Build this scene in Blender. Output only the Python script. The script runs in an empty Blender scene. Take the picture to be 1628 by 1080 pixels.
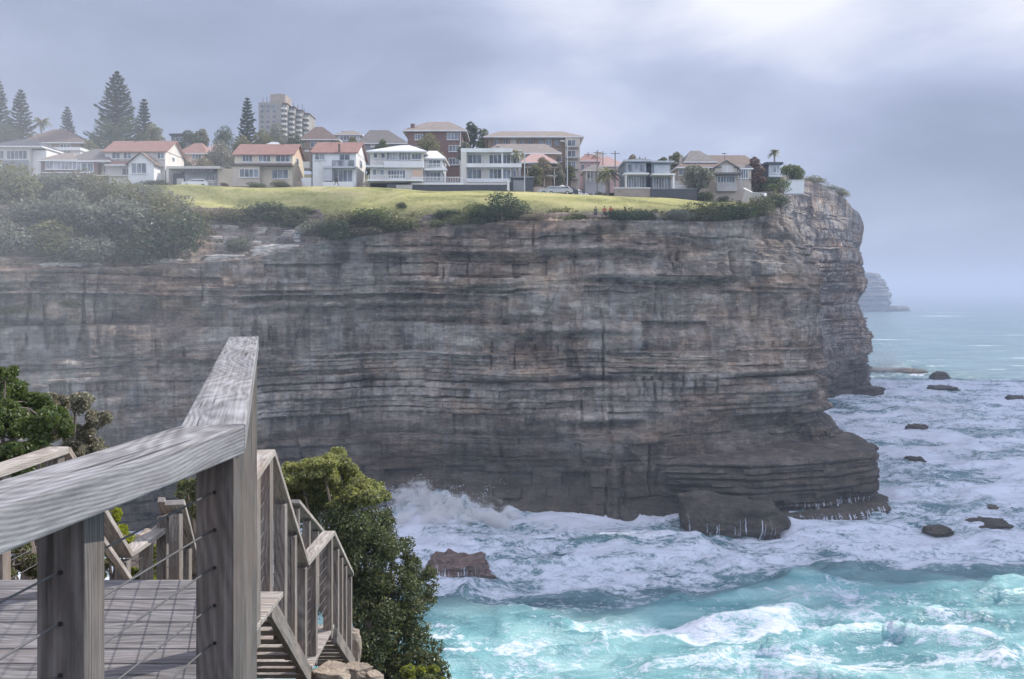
import bpy, math, random
import numpy as np
from mathutils import Vector, Matrix, Euler
random.seed(7)
R = math.radians
sc = bpy.context.scene
col = sc.collection

# ------------------------------------------------------------------ camera, sky, sun, exposure
F, CX, HY, H = 1500.0, 814.0, 463.0, 32.0          # focal length in photo pixels, horizon row, eye height
cam = bpy.data.cameras.new('camera'); camo = bpy.data.objects.new('camera', cam); col.objects.link(camo)
camo.location = (0, 0, H); camo.rotation_euler = (R(90), 0, 0)
cam.sensor_width = 36; cam.lens = 36*F/1628; cam.shift_y = -77/1628
cam.clip_start = 0.05; cam.clip_end = 60000
sc.camera = camo
SUN = Vector((0.62, 0.46, 0.72)).normalized()       # towards the sun: behind the headland, to the right
sun_el = math.asin(SUN.z); sun_az = math.atan2(SUN.x, SUN.y)
sl = bpy.data.lights.new('sun', 'SUN'); so = bpy.data.objects.new('sun', sl); col.objects.link(so)
sl.energy = 5.0; sl.angle = R(0.6); sl.color = (1.0, 0.94, 0.86)
so.rotation_euler = (-SUN).to_track_quat('-Z', 'Y').to_euler()
so.location = (0, 0, 200)
sc.view_settings.view_transform = 'Standard'; sc.view_settings.look = 'None'
sc.view_settings.gamma = 1; sc.view_settings.exposure = 0.12
sc.cycles.use_denoising = True
sc.cycles.max_bounces = 6; sc.cycles.volume_bounces = 3; sc.cycles.transparent_max_bounces = 8
sc.cycles.caustics_reflective = False; sc.cycles.caustics_refractive = False

def build_world():
    w = bpy.data.worlds.new('World'); sc.world = w; w.use_nodes = True
    nt = w.node_tree; N = nt.nodes; L = nt.links; N.clear()
    out = N.new('ShaderNodeOutputWorld'); bg = N.new('ShaderNodeBackground')
    sky = N.new('ShaderNodeTexSky'); sky.sky_type = 'NISHITA'; sky.sun_disc = False
    sky.sun_elevation = sun_el; sky.sun_rotation = sun_az
    sky.air_density = 1.0; sky.dust_density = 0.6; sky.altitude = 30
    tc = N.new('ShaderNodeTexCoord')
    def math_(op, a, b=None, c=None):
        n = N.new('ShaderNodeMath'); n.operation = op
        for i, v in enumerate((a, b, c)):
            if v is None: continue
            if isinstance(v, (int, float)): n.inputs[i].default_value = v
            else: L.new(v, n.inputs[i])
        return n.outputs[0]
    sep = N.new('ShaderNodeSeparateXYZ'); L.new(tc.outputs['Generated'], sep.inputs[0])
    x, y, z = sep.outputs
    zz = math_('ADD', math_('MAXIMUM', z, 0.0), 0.12)
    com = N.new('ShaderNodeCombineXYZ')
    L.new(math_('DIVIDE', x, zz), com.inputs[0]); L.new(math_('DIVIDE', y, zz), com.inputs[1])
    def noise(scale, detail, rough, mx=(1, 1, 1), loc=(0, 0, 0), dist=0.0):
        mp = N.new('ShaderNodeMapping'); mp.inputs['Scale'].default_value = mx; mp.inputs['Location'].default_value = loc
        L.new(com.outputs[0], mp.inputs[0])
        n = N.new('ShaderNodeTexNoise'); n.inputs['Scale'].default_value = scale; n.inputs['Detail'].default_value = detail
        n.inputs['Roughness'].default_value = rough; n.inputs['Distortion'].default_value = dist
        L.new(mp.outputs[0], n.inputs['Vector']); return n.outputs['Fac']
    def glow(px, py, power, gain):
        d = Vector(((px-CX)/F, 1, (HY-py)/F)).normalized()
        v = N.new('ShaderNodeVectorMath'); v.operation = 'DOT_PRODUCT'
        nm = N.new('ShaderNodeVectorMath'); nm.operation = 'NORMALIZE'
        L.new(tc.outputs['Generated'], nm.inputs[0]); L.new(nm.outputs[0], v.inputs[0]); v.inputs[1].default_value = d
        return math_('MULTIPLY', math_('POWER', math_('MAXIMUM', v.outputs['Value'], 0.0), power), gain)
    big = noise(0.55, 5, 0.50, (1, 0.8, 1), (3.1, 0.4, 0), 0.3)
    mpf = N.new('ShaderNodeMapping'); mpf.inputs['Scale'].default_value = (3.2, 3.2, 8.5); mpf.inputs['Location'].default_value = (1.3, 0.2, 0.75); L.new(tc.outputs['Generated'], mpf.inputs[0])
    nf = N.new('ShaderNodeTexNoise'); nf.inputs['Scale'].default_value = 1.0; nf.inputs['Detail'].default_value = 7; nf.inputs['Roughness'].default_value = 0.52; nf.inputs['Distortion'].default_value = 0.35
    L.new(mpf.outputs[0], nf.inputs['Vector']); fine = nf.outputs['Fac']
    f = math_('ADD', math_('MULTIPLY', math_('SUBTRACT', big, 0.5), 0.9), math_('MULTIPLY', math_('SUBTRACT', fine, 0.5), 1.15))
    # breaks in the cloud deck where the sun comes through
    g = math_('ADD', glow(1260, -120, 130, 1.35), glow(1660, -60, 260, 0.7))
    g = math_('ADD', g, glow(905, -35, 260, 0.50))
    g = math_('ADD', g, glow(640, 60, 60, 0.10))
    g = math_('ADD', g, glow(870, 235, 130, 0.12))
    g = math_('ADD', g, glow(1560, 330, 45, -0.17))
    fac = math_('ADD', math_('ADD', f, 0.27), g)
    cr = N.new('ShaderNodeValToRGB'); L.new(fac, cr.inputs[0])
    e = cr.color_ramp.elements
    e[0].position = 0.0; e[0].color = (0.30, 0.34, 0.475, 1)
    e[1].position = 1.0; e[1].color = (1.02, 1.02, 1.05, 1)
    for p, c in ((0.25, (0.385, 0.43, 0.595, 1)), (0.5, (0.52, 0.57, 0.76, 1)), (0.75, (0.78, 0.81, 0.95, 1))):
        q = e.new(p); q.color = c
    cl = N.new('ShaderNodeBackground')
    warmc = N.new('ShaderNodeMix'); warmc.data_type = 'RGBA'; L.new(cr.outputs[0], warmc.inputs[6]); warmc.inputs[7].default_value = (0.60, 0.585, 0.575, 1); L.new(warmc.outputs[2], cl.inputs[0]); cl.inputs[1].default_value = 0.98
    # unseen sky overhead and behind the viewer, brightened to fill the shaded faces
    mr = N.new('ShaderNodeMapRange'); mr.interpolation_type = 'SMOOTHSTEP'; L.new(y, mr.inputs[0])
    mr.inputs[1].default_value = 0.55; mr.inputs[2].default_value = -0.35; mr.inputs[3].default_value = 0.0; mr.inputs[4].default_value = 1.0
    L.new(math_('ADD', math_('MULTIPLY', mr.outputs[0], 1.45), 0.95), cl.inputs[1]); L.new(math_('MULTIPLY', mr.outputs[0], 0.35), warmc.inputs[0])
    L.new(sky.outputs[0], bg.inputs[0]); bg.inputs[1].default_value = 0.10
    mx = N.new('ShaderNodeMixShader'); mx.inputs[0].default_value = 0.90
    L.new(bg.outputs[0], mx.inputs[1]); L.new(cl.outputs[0], mx.inputs[2]); L.new(mx.outputs[0], out.inputs[0])
build_world()

# ------------------------------------------------------------------ helpers
def W(px, py, D): return Vector(((px-CX)/F*D, D, H-(py-HY)/F*D))

def tag(o, label=None, cat=None, group=None, kind=None):
    if label: o['label'] = label
    if cat: o['category'] = cat
    if group: o['group'] = group
    if kind: o['kind'] = kind
    return o

def empty(name, loc, label, cat, group=None, rz=0):
    o = bpy.data.objects.new(name, None); col.objects.link(o); o.empty_display_size = 0.3
    o.location = loc; o.rotation_euler = (0, 0, rz)
    return tag(o, label, cat, group)

def copy_tree(o, parent=None):
    c = o.copy(); col.objects.link(c); c.parent = parent
    for ch in list(o.children): copy_tree(ch, c)
    return c

def fast_mesh(name, V, Q, mat=None, smooth=False, attrs=None, parent=None):
    V = np.asarray(V, dtype=np.float32); Q = np.asarray(Q, dtype=np.int32); k = Q.shape[1]
    me = bpy.data.meshes.new(name)
    me.vertices.add(len(V)); me.vertices.foreach_set('co', V.ravel())
    me.loops.add(Q.size); me.loops.foreach_set('vertex_index', Q.ravel())
    me.polygons.add(len(Q)); me.polygons.foreach_set('loop_start', np.arange(0, Q.size, k, dtype=np.int32))
    me.polygons.foreach_set('loop_total', np.full(len(Q), k, dtype=np.int32))
    me.polygons.foreach_set('use_smooth', np.full(len(Q), smooth))
    for an, av in (attrs or {}).items():
        a = me.attributes.new(an, 'FLOAT', 'POINT'); a.data.foreach_set('value', np.asarray(av, dtype=np.float32).ravel())
    me.update(); me.validate()
    if mat: me.materials.append(mat)
    o = bpy.data.objects.new(name, me); col.objects.link(o)
    if parent: o.parent = parent
    return o

def grid_quads(nr, nc):
    i = np.arange(nr-1)[:, None]*nc + np.arange(nc-1)[None, :]
    i = i.ravel()
    return np.stack([i, i+1, i+nc+1, i+nc], 1)

class MB:
    """collects boxes, beams, prisms and tubes into ONE mesh"""
    def __init__(s): s.v = []; s.f = []
    def add(s, vs, fs):
        b = len(s.v); s.v += [tuple(v) for v in vs]; s.f += [[b+i for i in f] for f in fs]; return s
    def box(s, x0, x1, y0, y1, z0, z1):
        return s.add([(x0,y0,z0),(x1,y0,z0),(x1,y1,z0),(x0,y1,z0),(x0,y0,z1),(x1,y0,z1),(x1,y1,z1),(x0,y1,z1)],
                     [(0,3,2,1),(4,5,6,7),(0,1,5,4),(1,2,6,5),(2,3,7,6),(3,0,4,7)])
    def beam(s, a, b, w, h, up=(0, 0, 1)):
        a = Vector(a); b = Vector(b); d = (b-a).normalized(); u = Vector(up)
        if abs(d.dot(u)) > 0.98: u = Vector((0, 1, 0))
        r = d.cross(u).normalized()*w/2; t = r.cross(d).normalized()*h/2
        return s.add([a-r-t, a+r-t, a+r+t, a-r+t, b-r-t, b+r-t, b+r+t, b-r+t],
                     [(0,1,2,3),(4,7,6,5),(0,4,5,1),(1,5,6,2),(2,6,7,3),(3,7,4,0)])
    def tube(s, pts, rad, n=8):
        pts = [Vector(p) for p in pts]
        rad = rad if isinstance(rad, (list, tuple)) else [rad]*len(pts)
        rings = []
        for i, p in enumerate(pts):
            d = (pts[min(i+1, len(pts)-1)]-pts[max(i-1, 0)]).normalized()
            u = Vector((0, 0, 1)) if abs(d.z) < 0.95 else Vector((0, 1, 0))
            r = d.cross(u).normalized(); t = r.cross(d).normalized()
            rings.append([p+(r*math.cos(6.2832*k/n)+t*math.sin(6.2832*k/n))*rad[i] for k in range(n)])
        vs = [v for r in rings for v in r]; fs = []
        for i in range(len(pts)-1):
            for k in range(n):
                fs.append((i*n+k, i*n+(k+1) % n, (i+1)*n+(k+1) % n, (i+1)*n+k))
        fs.append(tuple(range(n))[::-1]); fs.append(tuple((len(pts)-1)*n+k for k in range(n)))
        return s.add(vs, fs)
    def prism(s, poly, a, b, axis='y'):
        """polygon (p,q) extruded along axis: y -> (p,t,q); x -> (t,p,q); z -> (p,q,t)"""
        m = {'y': lambda p, q, t: (p, t, q), 'x': lambda p, q, t: (t, p, q), 'z': lambda p, q, t: (p, q, t)}[axis]
        n = len(poly)
        return s.add([m(p, q, a) for p, q in poly]+[m(p, q, b) for p, q in poly],
                     [tuple(range(n)), tuple(range(2*n-1, n-1, -1))]+[(i, i+n, (i+1) % n+n, (i+1) % n) for i in range(n)])
    def build(s, name, mat, parent=None, smooth=False, bevel=0):
        me = bpy.data.meshes.new(name); me.from_pydata(s.v, [], s.f)
        import bmesh
        bm = bmesh.new(); bm.from_mesh(me); bmesh.ops.recalc_face_normals(bm, faces=bm.faces); bm.to_mesh(me); bm.free()
        if smooth: me.polygons.foreach_set('use_smooth', [True]*len(me.polygons))
        me.materials.append(mat)
        o = bpy.data.objects.new(name, me); col.objects.link(o)
        if parent: o.parent = parent
        if bevel:
            m = o.modifiers.new('bevel', 'BEVEL'); m.width = bevel; m.segments = 2; m.limit_method = 'ANGLE'
        return o

# numpy noise
def _h(ix, iy, seed):
    n = (ix.astype(np.int64)*374761393 + iy.astype(np.int64)*668265263 + seed*2147483647) & 0xFFFFFFFF
    n = ((n ^ (n >> 13))*1274126177) & 0xFFFFFFFF
    n = (n ^ (n >> 16)) & 0xFFFFFF
    return n/float(0xFFFFFF)
def vn(x, y, seed=0):
    x, y = np.broadcast_arrays(np.asarray(x, float), np.asarray(y, float))
    ix = np.floor(x); iy = np.floor(y); fx = x-ix; fy = y-iy
    fx = fx*fx*fx*(fx*(fx*6-15)+10); fy = fy*fy*fy*(fy*(fy*6-15)+10)
    a = _h(ix, iy, seed); b = _h(ix+1, iy, seed); c = _h(ix, iy+1, seed); d = _h(ix+1, iy+1, seed)
    return (a*(1-fx)+b*fx)*(1-fy)+(c*(1-fx)+d*fx)*fy
def fbm(x, y, seed=0, o=5, g=0.5):
    s = 0; a = 1; t = 0
    for i in range(o):
        s = s+a*vn(x*2**i+17.3*i, y*2**i+5.1*i, seed+i); t += a; a *= g
    return s/t
def ss(a, b, x):
    t = np.clip((x-a)/(b-a), 0, 1); return t*t*(3-2*t)

# ------------------------------------------------------------------ materials
def new_mat(name):
    m = bpy.data.materials.new(name); m.use_nodes = True
    nt = m.node_tree; return m, nt.nodes, nt.links, nt.nodes['Principled BSDF']
def nnoise(N, L, vec, scale, detail=4, rough=0.55, dist=0.0):
    n = N.new('ShaderNodeTexNoise'); n.inputs['Scale'].default_value = scale; n.inputs['Detail'].default_value = detail
    n.inputs['Roughness'].default_value = rough; n.inputs['Distortion'].default_value = dist
    L.new(vec, n.inputs['Vector']); return n.outputs['Fac']
def mapped(N, L, scale=(1, 1, 1), coord='Object', rot=(0, 0, 0), loc=(0, 0, 0)):
    tc = N.new('ShaderNodeTexCoord'); mp = N.new('ShaderNodeMapping')
    mp.inputs['Scale'].default_value = scale; mp.inputs['Rotation'].default_value = rot; mp.inputs['Location'].default_value = loc
    L.new(tc.outputs[coord], mp.inputs[0]); return mp.outputs[0]
def ramp(N, L, fac, stops):
    r = N.new('ShaderNodeValToRGB'); e = r.color_ramp.elements
    while len(e) > 1: e.remove(e[-1])
    e[0].position = stops[0][0]; e[0].color = tuple(stops[0][1])+(1,)
    for p, c in stops[1:]:
        q = e.new(p); q.color = tuple(c)+(1,)
    L.new(fac, r.inputs[0]); return r.outputs[0]
def mixc(N, L, fac, a, b, mode='MIX'):
    m = N.new('ShaderNodeMix'); m.data_type = 'RGBA'; m.blend_type = mode
    for s_, v in ((0, fac), (6, a), (7, b)):
        if isinstance(v, (int, float)): m.inputs[s_].default_value = v
        elif isinstance(v, tuple): m.inputs[s_].default_value = v+(1,) if len(v) == 3 else v
        else: L.new(v, m.inputs[s_])
    return m.outputs[2]
def bump(N, L, b, h, strength, dist):
    n = N.new('ShaderNodeBump'); n.inputs['Strength'].default_value = strength; n.inputs['Distance'].default_value = dist
    L.new(h, n.inputs['Height']); L.new(n.outputs[0], b.inputs['Normal']); return n
def mth(N, L, op, a, b=None, clamp=False):
    n = N.new('ShaderNodeMath'); n.operation = op; n.use_clamp = clamp
    for i, v in enumerate((a, b)):
        if v is None: continue
        if isinstance(v, (int, float)): n.inputs[i].default_value = v
        else: L.new(v, n.inputs[i])
    return n.outputs[0]

def m_plain(name, c, var=0.18, scale=0.8, rough=0.75, stretch=(1, 1, 1), bmp=0.0, spec=0.3, metal=0.0):
    m, N, L, b = new_mat(name)
    v = mapped(N, L, stretch)
    f = nnoise(N, L, v, scale, 6, 0.65)
    lo = tuple(x*(1-var) for x in c); hi = tuple(min(1, x*(1+var)) for x in c)
    L.new(ramp(N, L, f, [(0.3, lo), (0.7, hi)]), b.inputs['Base Color'])
    b.inputs['Roughness'].default_value = rough; b.inputs['Specular IOR Level'].default_value = spec; b.inputs['Metallic'].default_value = metal
    if bmp: bump(N, L, b, f, 0.6, bmp)
    return m
def m_roof(name, c):
    m, N, L, b = new_mat(name)
    v = mapped(N, L, (1, 1, 1)); f = nnoise(N, L, v, 1.2, 6, 0.7)
    w = N.new('ShaderNodeTexWave'); w.wave_type = 'BANDS'; w.bands_direction = 'Z'; w.inputs['Scale'].default_value = 2.2
    w.inputs['Distortion'].default_value = 0.6; L.new(v, w.inputs['Vector'])
    base = ramp(N, L, f, [(0.28, tuple(x*0.72 for x in c)), (0.72, tuple(min(1, x*1.2) for x in c))])
    L.new(mixc(N, L, mth(N, L, 'MULTIPLY', w.outputs['Fac'], 0.25), base, tuple(x*0.6 for x in c)), b.inputs['Base Color'])
    b.inputs['Roughness'].default_value = 0.8; bump(N, L, b, w.outputs['Fac'], 0.4, 0.05)
    return m
def m_leaf(name, c1, c2, trans=0.3, rough=0.5):
    m, N, L, b = new_mat(name)
    g = N.new('ShaderNodeNewGeometry')
    v = mapped(N, L, (1, 1, 1)); f = nnoise(N, L, v, 1.1, 3)
    k = mth(N, L, 'ADD', mth(N, L, 'MULTIPLY', g.outputs['Random Per Island'], 0.6), mth(N, L, 'MULTIPLY', f, 0.5))
    c = ramp(N, L, k, [(0.15, c1), (0.85, c2)])
    L.new(c, b.inputs['Base Color']); b.inputs['Roughness'].default_value = rough; b.inputs['Specular IOR Level'].default_value = 0.4
    tr = N.new('ShaderNodeBsdfTranslucent')
    L.new(mixc(N, L, 0.5, c, (c2[0]*1.7, c2[1]*1.7, c2[2]*0.9)), tr.inputs[0])
    mx = N.new('ShaderNodeMixShader'); mx.inputs[0].default_value = trans
    o = N['Material Output']
    L.new(b.outputs[0], mx.inputs[1]); L.new(tr.outputs[0], mx.inputs[2]); L.new(mx.outputs[0], o.inputs[0])
    return m
def m_wood(name, dark, mid, light, warm=(0.28, 0.2, 0.15), wf=0.25, gs=1.0):
    """weathered pine: grain runs along the beam's own x axis"""
    m, N, L, b = new_mat(name)
    rnd = N.new('ShaderNodeObjectInfo')
    tc = N.new('ShaderNodeTexCoord')
    off = N.new('ShaderNodeVectorMath'); off.operation = 'MULTIPLY_ADD'
    cmb = N.new('ShaderNodeCombineXYZ')
    for i in range(3): L.new(rnd.outputs['Random'], cmb.inputs[i])
    L.new(cmb.outputs[0], off.inputs[0]); off.inputs[1].default_value = (7.1, 3.3, 5.7); L.new(tc.outputs['Object'], off.inputs[2])
    def mp(s):
        n = N.new('ShaderNodeMapping'); n.inputs['Scale'].default_value = s; L.new(off.outputs[0], n.inputs[0]); return n.outputs[0]
    warp = nnoise(N, L, mp((1.5*gs, 4*gs, 4*gs)), 1.0, 2, 0.45)
    sep = N.new('ShaderNodeSeparateXYZ'); L.new(off.outputs[0], sep.inputs[0])
    r = mth(N, L, 'ADD', sep.outputs[2], mth(N, L, 'MULTIPLY', sep.outputs[1], 0.35))
    ph = mth(N, L, 'ADD', mth(N, L, 'MULTIPLY', r, 330*gs), mth(N, L, 'MULTIPLY', warp, 42.0))
    rings = mth(N, L, 'ADD', mth(N, L, 'MULTIPLY', mth(N, L, 'SINE', ph*1 if False else mth(N, L, 'MULTIPLY', ph, 6.2832*0.35)), 0.5), 0.5)
    fib = nnoise(N, L, mp((1.6*gs, 130*gs, 130*gs)), 1.0, 7, 0.68)
    blot = nnoise(N, L, mp((4*gs, 14*gs, 14*gs)), 1.0, 8, 0.72)
    f = mth(N, L, 'ADD', mth(N, L, 'ADD', mth(N, L, 'MULTIPLY', rings, 0.09), mth(N, L, 'MULTIPLY', fib, 0.46)), mth(N, L, 'MULTIPLY', blot, 0.50))
    c = ramp(N, L, f, [(0.33, dark), (0.51, mid), (0.70, light)])
    wn = nnoise(N, L, mp((1.3, 4, 4)), 1.3, 3)
    c = mixc(N, L, mth(N, L, 'MULTIPLY', ramp(N, L, wn, [(0.45, (0, 0, 0)), (0.7, (1, 1, 1))]), wf), c, warm)
    crack = nnoise(N, L, mp((2.5*gs, 60*gs, 60*gs)), 1.0, 2, 0.5)
    ck = ramp(N, L, crack, [(0.30, (1, 1, 1)), (0.335, (0, 0, 0))])
    c = mixc(N, L, mth(N, L, 'MULTIPLY', ck, 0.75), c, (0.03, 0.026, 0.024))
    L.new(c, b.inputs['Base Color']); b.inputs['Roughness'].default_value = 0.75; b.inputs['Specular IOR Level'].default_value = 0.3
    bump(N, L, b, mth(N, L, 'SUBTRACT', f, mth(N, L, 'MULTIPLY', ck, 0.5)), 0.4, 0.0025)
    return m
def sepc(N, L, c):
    n = N.new('ShaderNodeSeparateColor'); L.new(c, n.inputs[0]); return n.outputs[0]
def m_rock():
    m, N, L, b = new_mat('sandstone')
    band = nnoise(N, L, mapped(N, L, (0.05, 0.05, 0.85)), 1.0, 8, 0.70, 0.6)
    streak = nnoise(N, L, mapped(N, L, (0.75, 0.75, 0.05)), 1.0, 7, 0.65, 0.4)
    fine = nnoise(N, L, mapped(N, L, (1, 1, 2.6)), 0.9, 9, 0.72)
    thin = nnoise(N, L, mapped(N, L, (0.12, 0.12, 5.0)), 1.0, 5, 0.7)
    big = nnoise(N, L, mapped(N, L, (0.05, 0.05, 0.13)), 1.0, 6, 0.65, 0.8)
    pat = nnoise(N, L, mapped(N, L, (0.16, 0.16, 0.30), loc=(7, 1, 4)), 1.0, 7, 0.62, 0.8)
    f = mth(N, L, 'ADD', mth(N, L, 'MULTIPLY', band, 0.20), mth(N, L, 'MULTIPLY', streak, 0.20)); f = mth(N, L, 'ADD', f, mth(N, L, 'MULTIPLY', pat, 0.24))
    f = mth(N, L, 'ADD', f, mth(N, L, 'MULTIPLY', fine, 0.22)); f = mth(N, L, 'ADD', f, mth(N, L, 'MULTIPLY', thin, 0.14))
    c = ramp(N, L, f, [(0.385, (0.045, 0.038, 0.036)), (0.455, (0.15, 0.125, 0.11)), (0.52, (0.29, 0.243, 0.208)), (0.60, (0.56, 0.49, 0.42))])
    def vor(sc_, loc, feat='F1'):
        vo = N.new('ShaderNodeTexVoronoi'); vo.feature = feat; vo.distance = 'CHEBYCHEV' if feat == 'F1' else 'EUCLIDEAN'; vo.inputs['Scale'].default_value = 1.0
        wv = N.new('ShaderNodeVectorMath'); wv.operation = 'ADD'; L.new(mapped(N, L, sc_, loc=loc), wv.inputs[0])
        nn_ = N.new('ShaderNodeTexNoise'); nn_.inputs['Scale'].default_value = 0.5; nn_.inputs['Detail'].default_value = 5; L.new(mapped(N, L), nn_.inputs['Vector'])
        sc2 = N.new('ShaderNodeVectorMath'); sc2.operation = 'SCALE'; L.new(nn_.outputs['Color'], sc2.inputs[0]); sc2.inputs['Scale'].default_value = 1.3
        L.new(sc2.outputs[0], wv.inputs[1]); L.new(wv.outputs[0], vo.inputs['Vector']); return vo
    v1 = vor((0.20, 0.20, 0.75), (3, 1, 2)); v2 = vor((0.55, 0.55, 1.9), (8, 5, 1)); v3 = vor((0.07, 0.07, 0.22), (2, 8, 5))
    tone = mth(N, L, 'ADD', mth(N, L, 'MULTIPLY', sepc(N, L, v1.outputs['Color']), 0.55), mth(N, L, 'MULTIPLY', sepc(N, L, v2.outputs['Color']), 0.38)); tone = mth(N, L, 'ADD', tone, mth(N, L, 'MULTIPLY', sepc(N, L, v3.outputs['Color']), 0.40))
    tone = mth(N, L, 'ADD', tone, 0.42)
    vs_ = nnoise(N, L, mapped(N, L, (0.55, 0.55, 0.06), loc=(2, 6, 9)), 1.0, 8, 0.72, 0.2); vm = nnoise(N, L, mapped(N, L, (0.045, 0.045, 0.09), loc=(5, 5, 1)), 1.0, 4, 0.6)
    vk = mth(N, L, 'MULTIPLY', ramp(N, L, vs_, [(0.42, (0, 0, 0)), (0.58, (1, 1, 1))]), ramp(N, L, vm, [(0.44, (0, 0, 0)), (0.56, (0.75, 0.75, 0.75))]))
    c = mixc(N, L, vk, c, (0.36, 0.345, 0.33))
    tc_ = N.new('ShaderNodeCombineColor'); [L.new(tone, tc_.inputs[i]) for i in range(3)]
    c = mixc(N, L, 1.0, c, tc_.outputs[0], 'MULTIPLY')
    warm = ramp(N, L, big, [(0.48, (0, 0, 0)), (0.64, (1, 1, 1))])
    c = mixc(N, L, mth(N, L, 'MULTIPLY', warm, 0.60), c, mixc(N, L, 1.0, c, (1.38, 1.06, 0.80), 'MULTIPLY'))
    # pale mineral runs below some ledges and black seepage
    runs = nnoise(N, L, mapped(N, L, (0.30, 0.30, 0.10), loc=(4, 9, 2)), 1.0, 8, 0.75, 0.3)
    c = mixc(N, L, ramp(N, L, runs, [(0.60, (0, 0, 0)), (0.72, (0.55, 0.55, 0.55))]), c, (0.50, 0.48, 0.46))
    seep = nnoise(N, L, mapped(N, L, (0.35, 0.35, 0.035), loc=(1, 2, 3)), 1.0, 6, 0.7)
    c = mixc(N, L, ramp(N, L, seep, [(0.53, (0, 0, 0)), (0.68, (0.6, 0.6, 0.6))]), c, (0.055, 0.056, 0.062))
    sep = N.new('ShaderNodeSeparateXYZ'); L.new(mapped(N, L), sep.inputs[0])
    wet = mth(N, L, 'ADD', sep.outputs[2], mth(N, L, 'MULTIPLY', big, -9.0))
    mr = N.new('ShaderNodeMapRange'); mr.inputs[1].default_value = 0; mr.inputs[2].default_value = 13; mr.inputs[3].default_value = 0.8; mr.inputs[4].default_value = 0
    L.new(wet, mr.inputs[0]); c = mixc(N, L, mr.outputs[0], c, (0.07, 0.062, 0.05))
    L.new(c, b.inputs['Base Color'])
    b.inputs['Roughness'].default_value = 0.85; b.inputs['Specular IOR Level'].default_value = 0.25
    h = mth(N, L, 'ADD', mth(N, L, 'MULTIPLY', f, 1.0), mth(N, L, 'MULTIPLY', fine, 0.6))
    h = mth(N, L, 'ADD', h, mth(N, L, 'MULTIPLY', tone, 0.35))
    bump(N, L, b, h, 1.0, 0.9)
    return m
def m_land():
    m, N, L, b = new_mat('grass_and_scrub')
    at = N.new('ShaderNodeAttribute'); at.attribute_name = 'scrub'
    v = mapped(N, L)
    f = nnoise(N, L, mapped(N, L, (0.09, 0.32, 0.2)), 1.0, 8, 0.68, 0.6); g = nnoise(N, L, v, 1.8, 7, 0.75)
    c = ramp(N, L, mth(N, L, 'ADD', mth(N, L, 'MULTIPLY', f, 0.68), mth(N, L, 'MULTIPLY', g, 0.32)),
             [(0.38, (0.15, 0.155, 0.07)), (0.47, (0.29, 0.285, 0.11)), (0.54, (0.40, 0.375, 0.16)), (0.63, (0.50, 0.43, 0.24))])
    s = ramp(N, L, g, [(0.35, (0.055, 0.062, 0.032)), (0.65, (0.17, 0.165, 0.085))])
    L.new(mixc(N, L, at.outputs['Fac'], c, s), b.inputs['Base Color']); b.inputs['Roughness'].default_value = 0.95
    b.inputs['Specular IOR Level'].default_value = 0.1
    bump(N, L, b, g, 0.8, 0.15)
    return m
def m_sea():
    m, N, L, b = new_mat('sea_water')
    fo = N.new('ShaderNodeAttribute'); fo.attribute_name = 'foam'
    de = N.new('ShaderNodeAttribute'); de.attribute_name = 'deep'
    n1 = nnoise(N, L, mapped(N, L, (0.30, 0.55, 1)), 1.0, 9, 0.68, 1.0)
    n2 = nnoise(N, L, mapped(N, L, (1.3, 2.0, 1)), 1.0, 8, 0.72, 0.8)
    k = mth(N, L, 'ADD', fo.outputs['Fac'], mth(N, L, 'ADD', mth(N, L, 'MULTIPLY', mth(N, L, 'SUBTRACT', n1, 0.5), 2.0), mth(N, L, 'MULTIPLY', mth(N, L, 'SUBTRACT', n2, 0.5), 2.0)))
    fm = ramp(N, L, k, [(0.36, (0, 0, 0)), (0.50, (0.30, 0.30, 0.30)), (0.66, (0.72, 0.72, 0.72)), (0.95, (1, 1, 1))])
    var = nnoise(N, L, mapped(N, L, (0.05, 0.09, 1)), 1.0, 5, 0.6, 0.5)
    near = ramp(N, L, var, [(0.33, (0.09, 0.25, 0.28)), (0.5, (0.20, 0.42, 0.44)), (0.67, (0.36, 0.58, 0.58))])
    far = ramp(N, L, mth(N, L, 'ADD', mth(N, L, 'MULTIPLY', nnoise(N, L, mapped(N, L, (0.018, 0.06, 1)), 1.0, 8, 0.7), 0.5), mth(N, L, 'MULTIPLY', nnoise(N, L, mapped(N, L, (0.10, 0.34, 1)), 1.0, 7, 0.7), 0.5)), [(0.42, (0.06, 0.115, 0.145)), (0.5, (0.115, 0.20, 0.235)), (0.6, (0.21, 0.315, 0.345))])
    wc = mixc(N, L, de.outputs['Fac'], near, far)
    b.inputs['Base Color'].default_value = (0.1, 0.3, 0.3, 1)
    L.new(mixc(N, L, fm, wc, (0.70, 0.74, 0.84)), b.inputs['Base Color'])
    rg = N.new('ShaderNodeMapRange'); L.new(fm, rg.inputs[0]); rg.inputs[3].default_value = 0.22; rg.inputs[4].default_value = 0.85
    L.new(rg.outputs[0], b.inputs['Roughness']); b.inputs['IOR'].default_value = 1.33; b.inputs['Specular IOR Level'].default_value = 0.35
    bump(N, L, b, mth(N, L, 'ADD', mth(N, L, 'MULTIPLY', n1, 1.0), mth(N, L, 'MULTIPLY', n2, 0.5)), 0.7, 0.7)
    return m
def m_glass(name, c=(0.10, 0.12, 0.14), rough=0.08):
    m, N, L, b = new_mat(name)
    f = nnoise(N, L, mapped(N, L, (1, 1, 0.4)), 0.8, 2)
    L.new(ramp(N, L, f, [(0.4, tuple(x*0.5 for x in c)), (0.62, tuple(x*1.9 for x in c))]), b.inputs['Base Color'])
    b.inputs['Roughness'].default_value = rough; b.inputs['Specular IOR Level'].default_value = 0.6
    return m

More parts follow.
